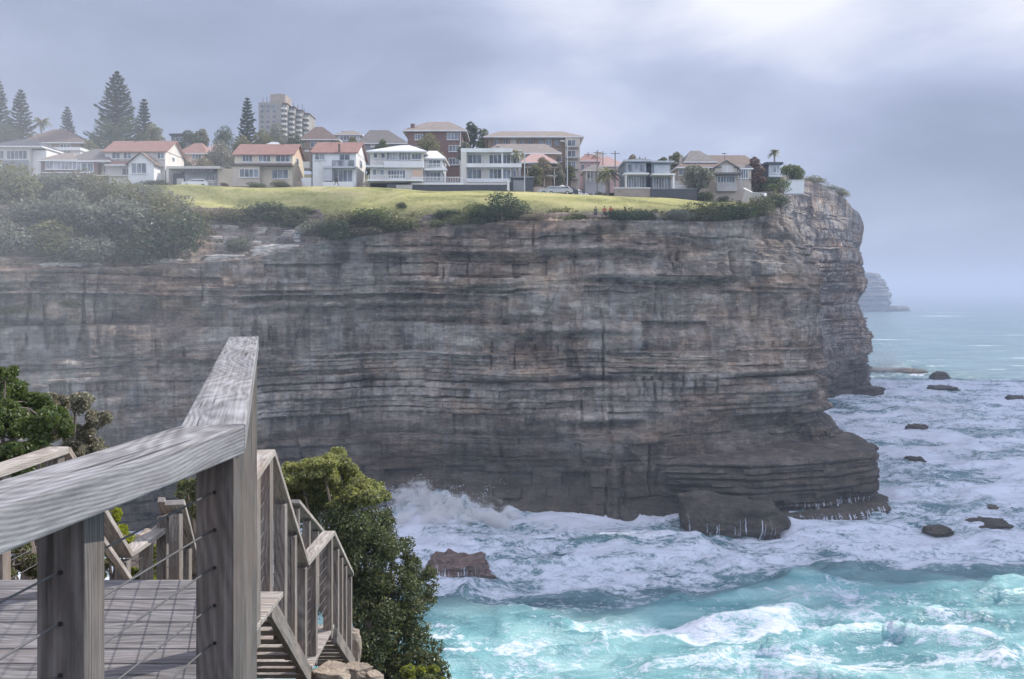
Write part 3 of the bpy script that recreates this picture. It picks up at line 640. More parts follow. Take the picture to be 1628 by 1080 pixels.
# ------------------------------------------------------------------ sea
def build_sea():
    g = lambda a, b, n: np.sign(b)*np.geomspace(abs(a), abs(b), n)
    xs = np.r_[(-100-np.geomspace(1, 24900, 40))[::-1], np.arange(-99.5, 190, 0.5), 190+np.geomspace(1, 24800, 44)]
    ys = np.r_[(60-np.geomspace(1, 3000, 24))[::-1], np.arange(60.5, 300, 0.5), np.arange(300, 460, 0.9), 460+np.geomspace(1.5, 24500, 90)]
    X, Y = np.meshgrid(xs, ys)
    fade = ss(-100, -80, X)*ss(190, 165, X)*ss(60, 70, Y)*ss(450, 420, Y)
    # domain-warped choppy water
    wx = X+6*(fbm(X/18, Y/18, 80, 3)-0.5)*2; wy = Y+6*(fbm(X/18+9, Y/18, 81, 3)-0.5)*2
    rid = 1-np.abs(2*fbm(wx/16, wy/8, 82, 5, 0.52)-1)
    z = 1.9*(rid**2.2-0.45)+0.8*(fbm(wx/5, wy/3, 83, 4)-0.5)
    swell = 0.7*np.sin((Y*0.9+X*0.25)/9+2.2*fbm(X/40, Y/40, 84, 2)*3)
    z = z*(0.8+0.4*ss(150, 90, Y))+swell*(0.4+0.5*ss(260, 330, Y)+0.6*ss(105, 80, Y))
    # the green swell that stands between the foam and the near water
    Db = 92.5+np.clip((X-8)/50, 0, 1)*14+3*np.sin(X/13)+8*(fbm(X/24, Y/14, 96, 3)-0.5)+2.5*(fbm(X/9, X*0, 85, 3)-0.5)
    dd = Y-Db
    z += 1.5*np.exp(-(dd/3.2)**2)*ss(-5, 25, X)*(0.5+0.8*vn(X/14, Y*0, 86))
    # surge against the cliff
    bx = (-14, -6, 1); 
    z += 3.4*np.exp(-((X+10)/8)**2-((Y-134.5)/3.8)**2)*(0.3+1.2*fbm(X/1.6, Y/1.6, 87, 5))
    d, _ = edge_info(np.clip(X, -120, 140), np.clip(Y, 20, 450))
    inside = (d > 2)
    d = -d
    # foam density
    A = 0.74*ss(-1, 10, dd+11*(fbm(X/7, Y/5, 88, 4)-0.5))
    outer = 335+18*(fbm(X/20, Y*0, 89, 3)-0.5)-np.clip((X-110)/60, 0, 1)*6
    A *= ss(outer+3, outer-8, Y)
    A += 0.30*ss(outer-6, outer-1, Y)*ss(outer+3, outer, Y)
    tex = fbm(wx/13, wy/7, 90, 5, 0.6); tex2 = 1-np.abs(2*fbm(wx/7, wy/4.5, 91, 5, 0.6)-1)
    A += A*((tex-0.5)*2.3+0.9*np.clip(tex2-0.8, 0, 1))
    near = ss(2, -5, dd)
    lace = np.clip((tex2-0.80)*5, 0, 1)*ss(0.40, 0.60, fbm(X/16, Y/9, 92, 3))
    A += near*(0.19+0.50*lace+0.5*(fbm(wx/9, wy/5, 93, 4)-0.5))
    blob = lambda px, y_, rx, ry: np.exp(-((X-(px-CX)/F*(48000/(y_-HY)))/rx)**2-((Y-48000/(y_-HY))/ry)**2)
    for b in ((720, 992, 7, 2.2), (850, 990, 8, 1.5), (1040, 1005, 6, 2), (1190, 1000, 6, 3), (1300, 960, 7, 3), (1280, 1050, 7, 3.5), (1150, 1065, 9, 2), (1510, 1010, 2.5, 6), (1450, 1060, 8, 2), (1600, 1065, 4, 1.5)):
        A += near*0.30*blob(*b)*(0.3+tex2*0.9)
    A -= 0.34*np.exp(-((dd-4.2)/3.6)**2)*(0.35+0.65*ss(0, 24, X))*(0.6+0.7*vn(X/9, Y/5, 94))   # clean dark face of the swell
    A -= 0.15*np.exp(-((X-12)/14)**2-((Y-109)/4)**2)
    A += 0.35*ss(8, 1, d)*(Y < 345)
    far = ss(outer, outer+10, Y)
    caps = np.clip((fbm(X/22, Y/9, 95, 5, 0.62)-0.665)*14, 0, 1)
    A += far*caps*0.75*ss(2600, 900, Y)
    A += 0.8*np.exp(-((X-640)/90)**2-((Y-1462)/16)**2)+0.5*np.exp(-((X-560)/60)**2-((Y-1462)/8)**2)
    A = np.where(far > 0.5, A-0.12, A)
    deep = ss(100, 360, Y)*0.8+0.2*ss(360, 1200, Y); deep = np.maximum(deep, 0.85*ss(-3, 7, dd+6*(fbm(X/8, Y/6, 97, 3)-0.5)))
    z = z*fade
    V = np.stack([X.ravel(), Y.ravel(), z.ravel()], 1)
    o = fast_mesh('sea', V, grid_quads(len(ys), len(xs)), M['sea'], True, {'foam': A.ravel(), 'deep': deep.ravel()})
    tag(o, kind='structure')
build_sea()

# ------------------------------------------------------------------ foliage
def leaf_arrays(clumps, n, size, rng, aspect=0.55, shell=0.55, up=0.25):
    C = np.array(clumps, float); wts = (C[:, 3]*C[:, 4]+C[:, 3]*C[:, 5]+C[:, 4]*C[:, 5]); wts /= wts.sum()
    i = rng.choice(len(C), n, p=wts); c = C[i]
    d = rng.normal(size=(n, 3)); d[:, 2] += up; d /= np.linalg.norm(d, axis=1)[:, None]
    r = shell+(1.06-shell)*rng.rand(n)**0.6
    lump = 0.82+0.36*vn(d[:, 0]*2.3+i*3.1+10, d[:, 2]*2.3+d[:, 1]*1.7+i*1.7, 3)
    p = c[:, :3]+d*c[:, 3:6]*(r*lump)[:, None]
    nrm = d*0.8+rng.normal(size=(n, 3))*0.7; nrm /= np.linalg.norm(nrm, axis=1)[:, None]
    a = np.cross(nrm, rng.normal(size=(n, 3))); a /= np.linalg.norm(a, axis=1)[:, None]
    b = np.cross(nrm, a); s = size*(0.6+0.8*rng.rand(n))[:, None]
    l = a*s/2; w_ = b*s*aspect/2; f = nrm*s*0.10
    V = np.stack([p-l, p-w_+f, p+l, p+w_+f], 1).reshape(-1, 3)
    Q = np.arange(4*n).reshape(n, 4)
    return V, Q
def foliage(name, clumps, n, size, mat, parent, seed=0, **k):
    V, Q = leaf_arrays(clumps, n, size, np.random.RandomState(seed), **k)
    return fast_mesh(name, V, Q, M[mat], False, None, parent)
def bush_clumps(w, h, seed, k=9, dep=None):
    r = random.Random(seed); out = []; dep = dep or w*0.8
    for i in range(k):
        x = r.uniform(-0.36, 0.36)*w; y = r.uniform(-0.3, 0.3)*dep; t = max(0.25, 1-(2*x/w)**2)
        z = r.uniform(0.25, 0.78)*h*t; rr = r.uniform(0.16, 0.28)
        out.append((x, y, z, rr*w, rr*dep, rr*h*1.05))
    out.append((0, 0, h*0.3, w*0.38, dep*0.38, h*0.32))
    return out
def bush_mesh(w, h, seed, mat, n=1100, size=0.27):
    V, Q = leaf_arrays(bush_clumps(w, h, seed), n, size, np.random.RandomState(seed))
    o = fast_mesh('crown', V, Q, M[mat]); me = o.data; bpy.data.objects.remove(o); return me
BUSH = {}
def bush_proto(mat, v):
    if (mat, v) not in BUSH: BUSH[mat, v] = bush_mesh(4.0, 3.2, 100+v*7+len(BUSH), mat, 3000, 0.19)
    return BUSH[mat, v]
STEM = None
def stem_mesh():
    global STEM
    if STEM is None:
        m = MB()
        for k in range(5):
            a = k*1.3; m.tube([(0, 0, -0.8), (0.3*math.cos(a), 0.3*math.sin(a), 0.8), (0.9*math.cos(a), 0.9*math.sin(a), 2.0)], [0.12, 0.08, 0.03], 5)
        o = m.build('stem', M['bark']); STEM = o.data; bpy.data.objects.remove(o)
    return STEM
def shrub(px, py, w, h, D, mat, label, v=0, group='shrubs along the cliff top', name='shrub', onland=True):
    """px, py = middle of the foot in the photo; w, h in photo pixels"""
    s = D/F; p = W(px, py, D)
    if onland: p.z = min(p.z+0.6, gz(p.x, p.y)-0.15) if False else gz(p.x, p.y)-0.15
    r = empty(name, p, label, 'shrub', group)
    if px < 330 and py < 435: w *= 1.28; h *= 1.30
    elif px < 660 and 345 < py < 390: w *= 1.35; h *= 1.25
    sx = w*s/4.0; sz = h*s/3.2
    rz = random.uniform(0, 6.28)
    for nm, me in (('crown', bush_proto(mat, v)), ('stem', stem_mesh())):
        o = bpy.data.objects.new(nm, me); col.objects.link(o); o.parent = r
        o.scale = (sx, sx, sz); o.rotation_euler = (0, 0, rz)
    return r
# left-hand scrub slope: (foot x, foot y, width, height, distance, kind, label)
SH = [
 (20, 330, 90, 52, 146, 'lf_olive', 'dark spiky scrub bush at the far left end below the white weatherboard house'),
 (75, 322, 70, 34, 150, 'lf_grey', 'low grey bush in front of the brick bungalow'),
 (120, 318, 80, 44, 152, 'lf_grey', 'tall grey-green bush hiding the bungalow steps'),
 (165, 335, 80, 42, 147, 'lf_olive', 'olive bush on the slope under the gabled white house'),
 (215, 330, 80, 34, 150, 'lf_grey', 'rounded grey bush at the top right of the scrub slope'),
 (262, 345, 70, 38, 147, 'lf_grey', 'pale grey bush where the scrub slope meets the lawn'),
 (55, 365, 100, 48, 138, 'lf_grey', 'wide pale bush at the left, second row down the slope'),
 (120, 370, 90, 56, 138, 'lf_grey', 'bushy grey clump in the middle of the scrub slope'),
 (185, 380, 110, 70, 136, 'lf_grey', 'biggest grey bush, in the thick of the scrub slope'),
 (250, 372, 90, 52, 139, 'lf_olive', 'dark bush at the right shoulder of the scrub slope'),
 (15, 400, 90, 50, 130, 'lf_grey', 'bush at the left edge just above the cliff rim'),
 (90, 410, 90, 44, 130, 'lf_olive', 'low olive bush above the left cliff rim'),
 (150, 418, 80, 46, 130, 'lf_grey', 'pale bush tumbling over the rim at the left'),
 (215, 420, 100, 60, 131, 'lf_dark', 'dark shaded bush at the foot of the scrub slope'),
 (275, 412, 100, 62, 133, 'lf_dark', 'dark green bush just left of the bare rock ledges'),
 (310, 375, 60, 30, 141, 'lf_olive', 'small olive bush above the top rock ledge'),
 (330, 352, 70, 24, 146, 'lf_dry', 'dry brownish bush along the lower lawn edge'),
 (378, 358, 60, 26, 144, 'lf_olive', 'olive bush on the lawn edge above the ledges'),
 (385, 398, 50, 34, 139, 'lf_grey', 'straggly grey bush growing on the pale ledges'),
 (425, 352, 80, 30, 146, 'lf_dark', 'dark green bush clump at the lawn edge below the cream house'),
 (462, 362, 60, 24, 145, 'lf_dark', 'round dark bush beside the pale rock pillar'),
 (470, 348, 50, 18, 148, 'lf_mid', 'small green bush on the lawn edge by the dark pole'),
 (505, 375, 60, 28, 143, 'lf_grey', 'greyish bush right of the pale rock pillar'),
 (535, 382, 56, 32, 142, 'lf_dark', 'dark pointed bush hanging at the cliff edge'),
 (560, 362, 80, 26, 145, 'lf_olive', 'sunlit olive bush below the walker on the lawn'),
 (605, 366, 80, 28, 145, 'lf_mid', 'light green bush left of the grey retaining wall'),
 (575, 384, 60, 18, 142, 'lf_dry', 'low dry tuft along the cliff rim'),
 (635, 382, 70, 20, 142.5, 'lf_olive', 'olive tuft under the grey retaining wall'),
 (640, 330, 20, 10, 155, 'lf_dark', 'small dark bush alone on the lawn'),
 (708, 348, 56, 22, 148, 'lf_dark', 'dark bush at the right end of the retaining wall'),
 (718, 366, 60, 22, 145, 'lf_mid', 'green bush just below the retaining wall end'),
 (750, 366, 70, 34, 144, 'lf_mid', 'bright topped bush left of the tallest rim bush'),
 (795, 372, 84, 48, 142.5, 'lf_dark', 'tallest dark bush on the rim, middle of the cliff'),
 (770, 378, 70, 22, 142, 'lf_dark', 'dark bush spilling over the rim at mid cliff'),
 (850, 352, 50, 18, 144, 'lf_dry', 'dry bush right of the tallest rim bush'),
 (915, 350, 40, 14, 143, 'lf_mid', 'flat green bush behind the leaning pale slab'),
 (990, 356, 70, 18, 142.5, 'lf_dark', 'low dark hedge of scrub right of the group of people'),
 (1030, 352, 44, 22, 143.5, 'lf_dark', 'dark round bush at the right end of the lawn'),
 (1075, 356, 60, 28, 145, 'lf_grey', 'grey-pink bush where the lawn ends'),
 (1120, 354, 80, 34, 147, 'lf_olive', 'olive mound of scrub under the gabled stone house'),
 (1165, 350, 90, 36, 149, 'lf_mid', 'yellow-green scrub mound at the top of the cliff corner'),
 (1210, 352, 70, 34, 151, 'lf_olive', 'olive scrub rounding over the cliff corner'),
 (1150, 366, 90, 26, 146, 'lf_dark', 'shaded scrub hanging under the yellow-green mound'),
 (1240, 352, 46, 30, 155, 'lf_dark', 'dark bush over the rim at the cliff corner'),
 (1150, 318, 26, 10, 159, 'lf_dark', 'small bush on the strip of lawn by the pale garden wall'),
 (1115, 318, 60, 20, 158, 'lf_dark', 'low bush at the end of the dark boundary wall'),
 (1205, 304, 60, 20, 164, 'lf_olive', 'bush behind the pale garden wall'),
 (1235, 300, 60, 26, 168, 'lf_mid', 'green bushes under the small white house'),
 (1290, 308, 60, 16, 262, 'lf_olive', 'low scrub on the crest of the headland'),
 (1335, 314, 50, 14, 285, 'lf_olive', 'scrub on the rounded brow of the outer cliff'),
 (1315, 326, 60, 16, 276, 'lf_grey', 'grey scrub clinging below the crest of the headland'),
 (35, 470, 50, 26, 123, 'lf_grey', 'grey bush clinging to a ledge low on the left cliff'),
 (30, 500, 70, 18, 121, 'lf_olive', 'sunlit low bush on the bottom left cliff ledge'),
 (110, 490, 60, 14, 124, 'lf_olive', 'thin strip of scrub on the left cliff ledge'),
 (235, 438, 44, 10, 131, 'lf_olive', 'little tuft on the rim left of the pale ledges')]
for k, (px, py, w, h, D, mt, lb) in enumerate(SH):
    onl = py < 435 or px > 600
    o = shrub(px, py, w, h, D, mt, lb, k % 2, onland=onl)
    if onl:
        # keep the shrub on the terrain but at the distance where the photo's foot row meets it
        X0 = (px-CX)/F
        Ds = np.linspace(max(120, D-12), D+14, 53); zz, dd = land_h(X0*Ds, Ds); pp = HY-(zz-H)/Ds*F
        ok = dd > 0.2
        if ok.any():
            j = np.argmin(np.where(ok, np.abs(pp-py), 1e9)); o.location = (X0*Ds[j], Ds[j], zz[j]-0.25)

# loose low scrub that no one could count
def rim_scrub():
    rng = np.random.RandomState(77); n = 52000
    u = rng.rand(n)*(PD[-1]-150)+60; C = at_u(u); i = np.clip(u.astype(int), 0, len(_nrm)-1)
    dist = rng.rand(n)**1.3*10+0.2
    dist = np.where(C[:, 0] < -42, dist*2.6, dist)
    x = C[:, 0]-_nrm[i, 0]*dist; y = C[:, 1]-_nrm[i, 1]*dist
    keep = (fbm(x/4, y/4, 30, 3) > np.where(C[:, 0] < -40, 0.42, 0.50)) & ((dist < 4.5) | (x < -42)) & (y < 147+(x > 30)*300) & ((x < -42) | (x > -24) | (dist > 99)) & (dist < 40)
    x = x[keep]; y = y[keep]; z, _ = land_h(x, y); m = len(x)
    z = z-0.05+rng.rand(m)*0.75*fbm(x/3, y/3, 31, 2)*1.6
    p = np.stack([x, y, z], 1); nrm = rng.normal(size=(m, 3)); nrm /= np.linalg.norm(nrm, axis=1)[:, None]
    a = np.cross(nrm, rng.normal(size=(m, 3))); a /= np.linalg.norm(a, axis=1)[:, None]; b = np.cross(nrm, a); s = (0.2+0.25*rng.rand(m))[:, None]
    V = np.stack([p-a*s, p-b*s*.5, p+a*s, p+b*s*.5], 1).reshape(-1, 3)
    o = fast_mesh('ground_cover', V, np.arange(4*m).reshape(m, 4), M['lf_olive'])
    tag(o, 'low tangled scrub covering the ground along the cliff rim', 'ground cover', kind='stuff')
rim_scrub()

def norfolk(px, top, foot, D, width, label, seed):
    s = D/F; p = W(px, foot, D); hgt = (foot-top)*s; rad = width*s/2
    p.z = gz(p.x, p.y)-0.3; hgt = W(px, top, D).z-p.z
    r = empty('norfolk_pine', p, label, 'pine tree', 'norfolk pines behind the houses')
    MB().tube([(0, 0, -0.5), (0, 0, hgt*0.5), (0, 0, hgt*0.98)], [0.45, 0.28, 0.05], 8).build('trunk', M['bark'], r)
    rng = np.random.RandomState(seed); P = []; A = []; S = []
    nw = int(hgt/0.85)
    for k in range(nw):
        q = (k+1)/nw; z = hgt*(0.12+0.88*q)
        L_ = rad*((1-q)**0.75)*(0.85+0.3*rng.rand())+0.35
        for b in range(7):
            az = b*0.9+k*0.4+rng.rand()*0.3; ll = L_*(0.75+0.35*rng.rand())
            m = int(12+ll*16); t = rng.rand(m)**0.8; dx, dy = math.cos(az), math.sin(az)
            sag = -0.10*ll*np.sin(t*3.0)+0.22*ll*t*t
            lat = rng.normal(size=m)*0.16*(0.3+t)*min(ll, 2.5)*0.6
            P.append(np.stack([dx*ll*t-dy*lat, dy*ll*t+dx*lat, z+sag+rng.normal(size=m)*0.07], 1))
            A.append(np.tile([dx, dy, 0.3], (m, 1))); S.append(0.28+0.22*rng.rand(m))
    P = np.concatenate(P); A = np.concatenate(A)+rng.normal(size=P.shape)*0.45; S = np.concatenate(S)[:, None]
    A /= np.linalg.norm(A, axis=1)[:, None]; B = np.cross(A, rng.normal(size=P.shape)); B /= np.linalg.norm(B, axis=1)[:, None]
    V = np.stack([P-A*S, P-B*S*0.30, P+A*S, P+B*S*0.30], 1).reshape(-1, 3)
    fast_mesh('crown', V, np.arange(len(V)).reshape(-1, 4), M['lf_pine'], parent=r)
norfolk(-4, 126, 262, 225, 62, 'pine cut off by the left edge of the picture', 1)
norfolk(33, 145, 262, 215, 66, 'medium pine rising behind the brown roofed house at the left', 2)
norfolk(107, 172, 240, 260, 40, 'small far pine standing alone between the left pines and the tallest one', 3)
norfolk(186, 116, 275, 210, 108, 'tallest pine, wide and pointed, above the dark tree clump', 4)
norfolk(229, 160, 262, 222, 50, 'short pine tucked close to the right of the tallest pine', 5)
norfolk(393, 158, 250, 235, 46, 'slender pine just left of the apartment tower', 6)

def tree(px, top, foot, w, D, mat, label, seed, n=2600, k=12, group='trees among the houses', name='broadleaf_tree', dx=0, bark='bark', size=0.34):
    s = D/F; p = W(px, foot, D); p.z = gz(p.x, p.y)-0.2; h = W(px, top, D).z-p.z; ww = w*s
    r = empty(name, p, label, 'tree', group); rd = random.Random(seed)
    t = MB(); cl = []
    crown0 = max(0.3*h, h-ww*1.25)
    for i in range(k):
        a = rd.uniform(0, 6.28); q = rd.random()**0.6; z = crown0+(h-crown0)*rd.uniform(0.12, 0.80)
        e = math.sqrt(max(0.1, 1-((z-crown0)/(h-crown0)-0.4)**2*1.8)); rr = ww*rd.uniform(0.13, 0.22)
        cl.append((math.cos(a)*q*ww*0.36*e+dx, math.sin(a)*q*ww*0.34*e, z, rr, rr, rr*0.8))
    cl.append((dx, 0, h-ww*0.16, ww*.2, ww*.2, ww*.16)); cl.append((dx, 0, (h+crown0)/2, ww*.34, ww*.3, (h-crown0)*.36))
    t.tube([(0, 0, -0.6), (dx*0.3, 0, crown0*0.6), (dx*0.8, 0, crown0+(h-crown0)*.4)], [0.035*h+.05, 0.028*h, 0.012*h], 7)
    for c in cl[:7]: t.tube([(dx*0.4, 0, crown0*0.7), ((c[0]+dx*.4)/2, c[1]/2, (c[2]+crown0)/2-0.2), (c[0], c[1], c[2])], [0.018*h, 0.011*h, 0.004*h], 5)
    t.build('trunk', M[bark], r)
    foliage('crown', cl, n, size, mat, r, seed)
    return r
TR = [
 (165, 188, 262, 70, 196, 'lf_dark', 'dark spreading tree left under the tallest pine'),
 (205, 183, 262, 80, 200, 'lf_dark', 'dark round tree directly under the tallest pine'),
 (242, 196, 262, 44, 205, 'lf_olive', 'yellowish tree right of the short pine'),
 (10, 196, 262, 60, 205, 'lf_dark', 'dense tree under the pine at the left edge'),
 (55, 210, 262, 50, 212, 'lf_olive', 'bushy olive tree behind the palm at the left'),
 (300, 207, 250, 52, 215, 'lf_dark', 'dark hedge like tree behind the terracotta cottage'),
 (322, 205, 250, 30, 225, 'lf_olive', 'upright olive tree left of the flat topped dark tree'),
 (358, 200, 252, 60, 225, 'lf_dark', 'flat topped dark tree left of the slender pine'),
 (350, 222, 280, 66, 190, 'lf_grey', 'pale leafy tree left of the cream and terracotta house'),
 (385, 215, 262, 50, 200, 'lf_olive', 'olive tree at the foot of the slender pine'),
 (418, 206, 262, 46, 205, 'lf_olive', 'broad olive tree below the tower, left side'),
 (440, 196, 262, 56, 215, 'lf_grey', 'grey leafy tree in front of the tower base'),
 (468, 212, 262, 50, 210, 'lf_dark', 'dark tree right of the tower base'),
 (285, 238, 292, 40, 180, 'lf_grey', 'silvery tree right of the gabled white house'),
 (325, 250, 296, 50, 174, 'lf_dry', 'brown tinged tree behind the pergola garage'),
 (475, 236, 296, 26, 172, 'lf_olive', 'narrow tree between the cream house and the white gabled house'),
 (683, 212, 268, 56, 178, 'lf_olive', 'olive round tree in front of the red brick block'),
 (748, 194, 262, 34, 205, 'lf_dark', 'tall dark tree right of the red brick block'),
 (770, 205, 262, 36, 205, 'lf_mid', 'green tree left of the long apartment block'),
 (862, 250, 300, 34, 172, 'lf_dry', 'brown bushy tree beside the street, in front of the apartment block'),
 (885, 258, 302, 40, 176, 'lf_grey', 'straggly grey tree at the street corner'),
 (850, 262, 302, 30, 166, 'lf_olive', 'olive bush tree beside the dark garage'),
 (1076, 242, 300, 30, 185, 'lf_olive', 'tree showing above the flat roofed grey house'),
 (1055, 250, 290, 24, 190, 'lf_mid', 'low green tree behind the flat roofed grey house'),
 (1108, 262, 310, 52, 160, 'lf_grey', 'leafy grey tree between the grey house and the gabled stone house'),
 (1200, 250, 302, 38, 166, 'lf_rust', 'rust brown tree against the big hip roof'),
 (1258, 262, 296, 50, 178, 'lf_mid', 'wind shaped dark green tree at the end of the row, leaning inland'),
 (608, 222, 262, 30, 198, 'lf_mid', 'green tree rising behind the roof of the balconied house'),
 (560, 218, 262, 26, 205, 'lf_olive', 'small tree behind the roof ridge of the white gabled house'),
 (740, 226, 280, 26, 180, 'lf_grey', 'grey tree squeezed between the brick block and the modern white house'),
 (905, 262, 300, 22, 185, 'lf_olive', 'street tree beside the tall pale lamp post'),
 (1006, 246, 290, 26, 192, 'lf_dry', 'brownish tree top behind the left roof of the grey duplex'),
 (142, 222, 272, 34, 186, 'lf_olive', 'tree between the brick bungalow and the gabled white house'),
 (590, 262, 298, 14, 172, 'lf_dark', 'slim dark tree between the white gabled house and the balconied house'),
]
for k, (px, tp, ft, w, D, mt, lb) in enumerate(TR): tree(px, tp, ft, w, D, mt, lb, 300+k, n=1500+int(w*38))

def palm(px, top, foot, D, fr, label, seed, trunk_r=0.18, n=26):
    s = D/F; p = W(px, foot, D); p.z = gz(p.x, p.y)-0.1; h = W(px, top, D).z-p.z
    L_ = fr*s; hc = h-L_*0.45; r = empty('palm_tree', p, label, 'palm tree', 'palm trees')
    MB().tube([(0, 0, -0.5), (0.1, 0, hc*0.5), (0, 0, hc)], [trunk_r*1.2, trunk_r, trunk_r*0.8], 8).build('trunk', M['bark_pale'], r)
    rng = random.Random(seed); m = MB()
    for i in range(n):
        az = i*2.4+rng.random()*0.3; el = rng.uniform(-0.3, 1.25); pts = []
        for j in range(9):
            t = j/8; rr = L_*t*math.cos(el*0.7); z = hc+L_*(math.sin(el)*t-0.75*t*t)
            pts.append(Vector((math.cos(az)*rr, math.sin(az)*rr, z)))
        sd = Vector((-math.sin(az), math.cos(az), 0))
        for j in range(1, 9):
            wv = L_*0.22*math.sin(math.pi*min(1, j/8*0.9+.1))
            for q in (-1, 1):
                a = pts[j-1]; b = pts[j]; e = (a+b)/2+sd*q*wv+Vector((0, 0, -wv*0.55))
                m.add([a, (a+b)/2, e], [(0, 1, 2)]); m.add([(a+b)/2, b, e+(b-a)*0.6], [(0, 1, 2)])
    m.build('crown', M['lf_olive'], r)
palm(66, 184, 262, 215, 20, 'palm behind the brown roofed house at the left', 1)
palm(1231, 236, 296, 172, 13, 'solitary palm with a round head above the small white house', 2)
palm(822, 236, 304, 162, 17, 'palm with drooping fronds right of the white flat roofed house', 3)
palm(966, 262, 307, 163, 26, 'stocky palm beside the street and the tan front wall', 4, 0.28, 34)

# unseen cloud bank added out of frame to throw shade onto the foam
def shade_cloud_bank():
    rng = random.Random(4); Vs = []; Qs = []; b0 = 0
    nu, nv = 40, 22
    uu, vv = np.meshgrid(np.linspace(0, 2*np.pi, nu), np.linspace(0, np.pi, nv)); D3 = np.stack([np.cos(uu)*np.sin(vv), np.sin(uu)*np.sin(vv), np.cos(vv)], -1).reshape(-1, 3)
    t = 340.0; off = Vector((SUN.x, SUN.y))/SUN.z*t
    cells = [(x, y) for x in range(50, 420, 42) for y in range(140, 330, 42)]
    cells += [(x, 110) for x in range(-8, 44, 12)]
    for (x, y) in cells:
        if y > 112 and x < 45+max(0, 0.12*(y-140)): continue
        jt = 9 if y > 112 else 1.2; c = np.array([x+rng.uniform(-jt, jt)+off.x, y+rng.uniform(-jt, jt)+off.y, H*0+t+rng.uniform(-6, 10)]); r_ = rng.uniform(27, 36) if y > 112 else 12.5
        f = 1+0.5*(fbm(D3[:, 0]*2+x, D3[:, 2]*2+y+D3[:, 1], 7, 4)-0.5)
        P = c+D3*np.array([r_, r_, r_*0.45])*f[:, None]
        Vs.append(P); Qs.append(grid_quads(nv, nu)+b0); b0 += len(P)
    o = fast_mesh('shade_cloud', np.concatenate(Vs), np.concatenate(Qs), M['shade_cloud'], True); tag(o, kind='structure')
M['shade_cloud'] = m_plain('shade_cloud_white', (0.9, 0.9, 0.92), 0.03, 0.02, 1.0)
shade_cloud_bank()

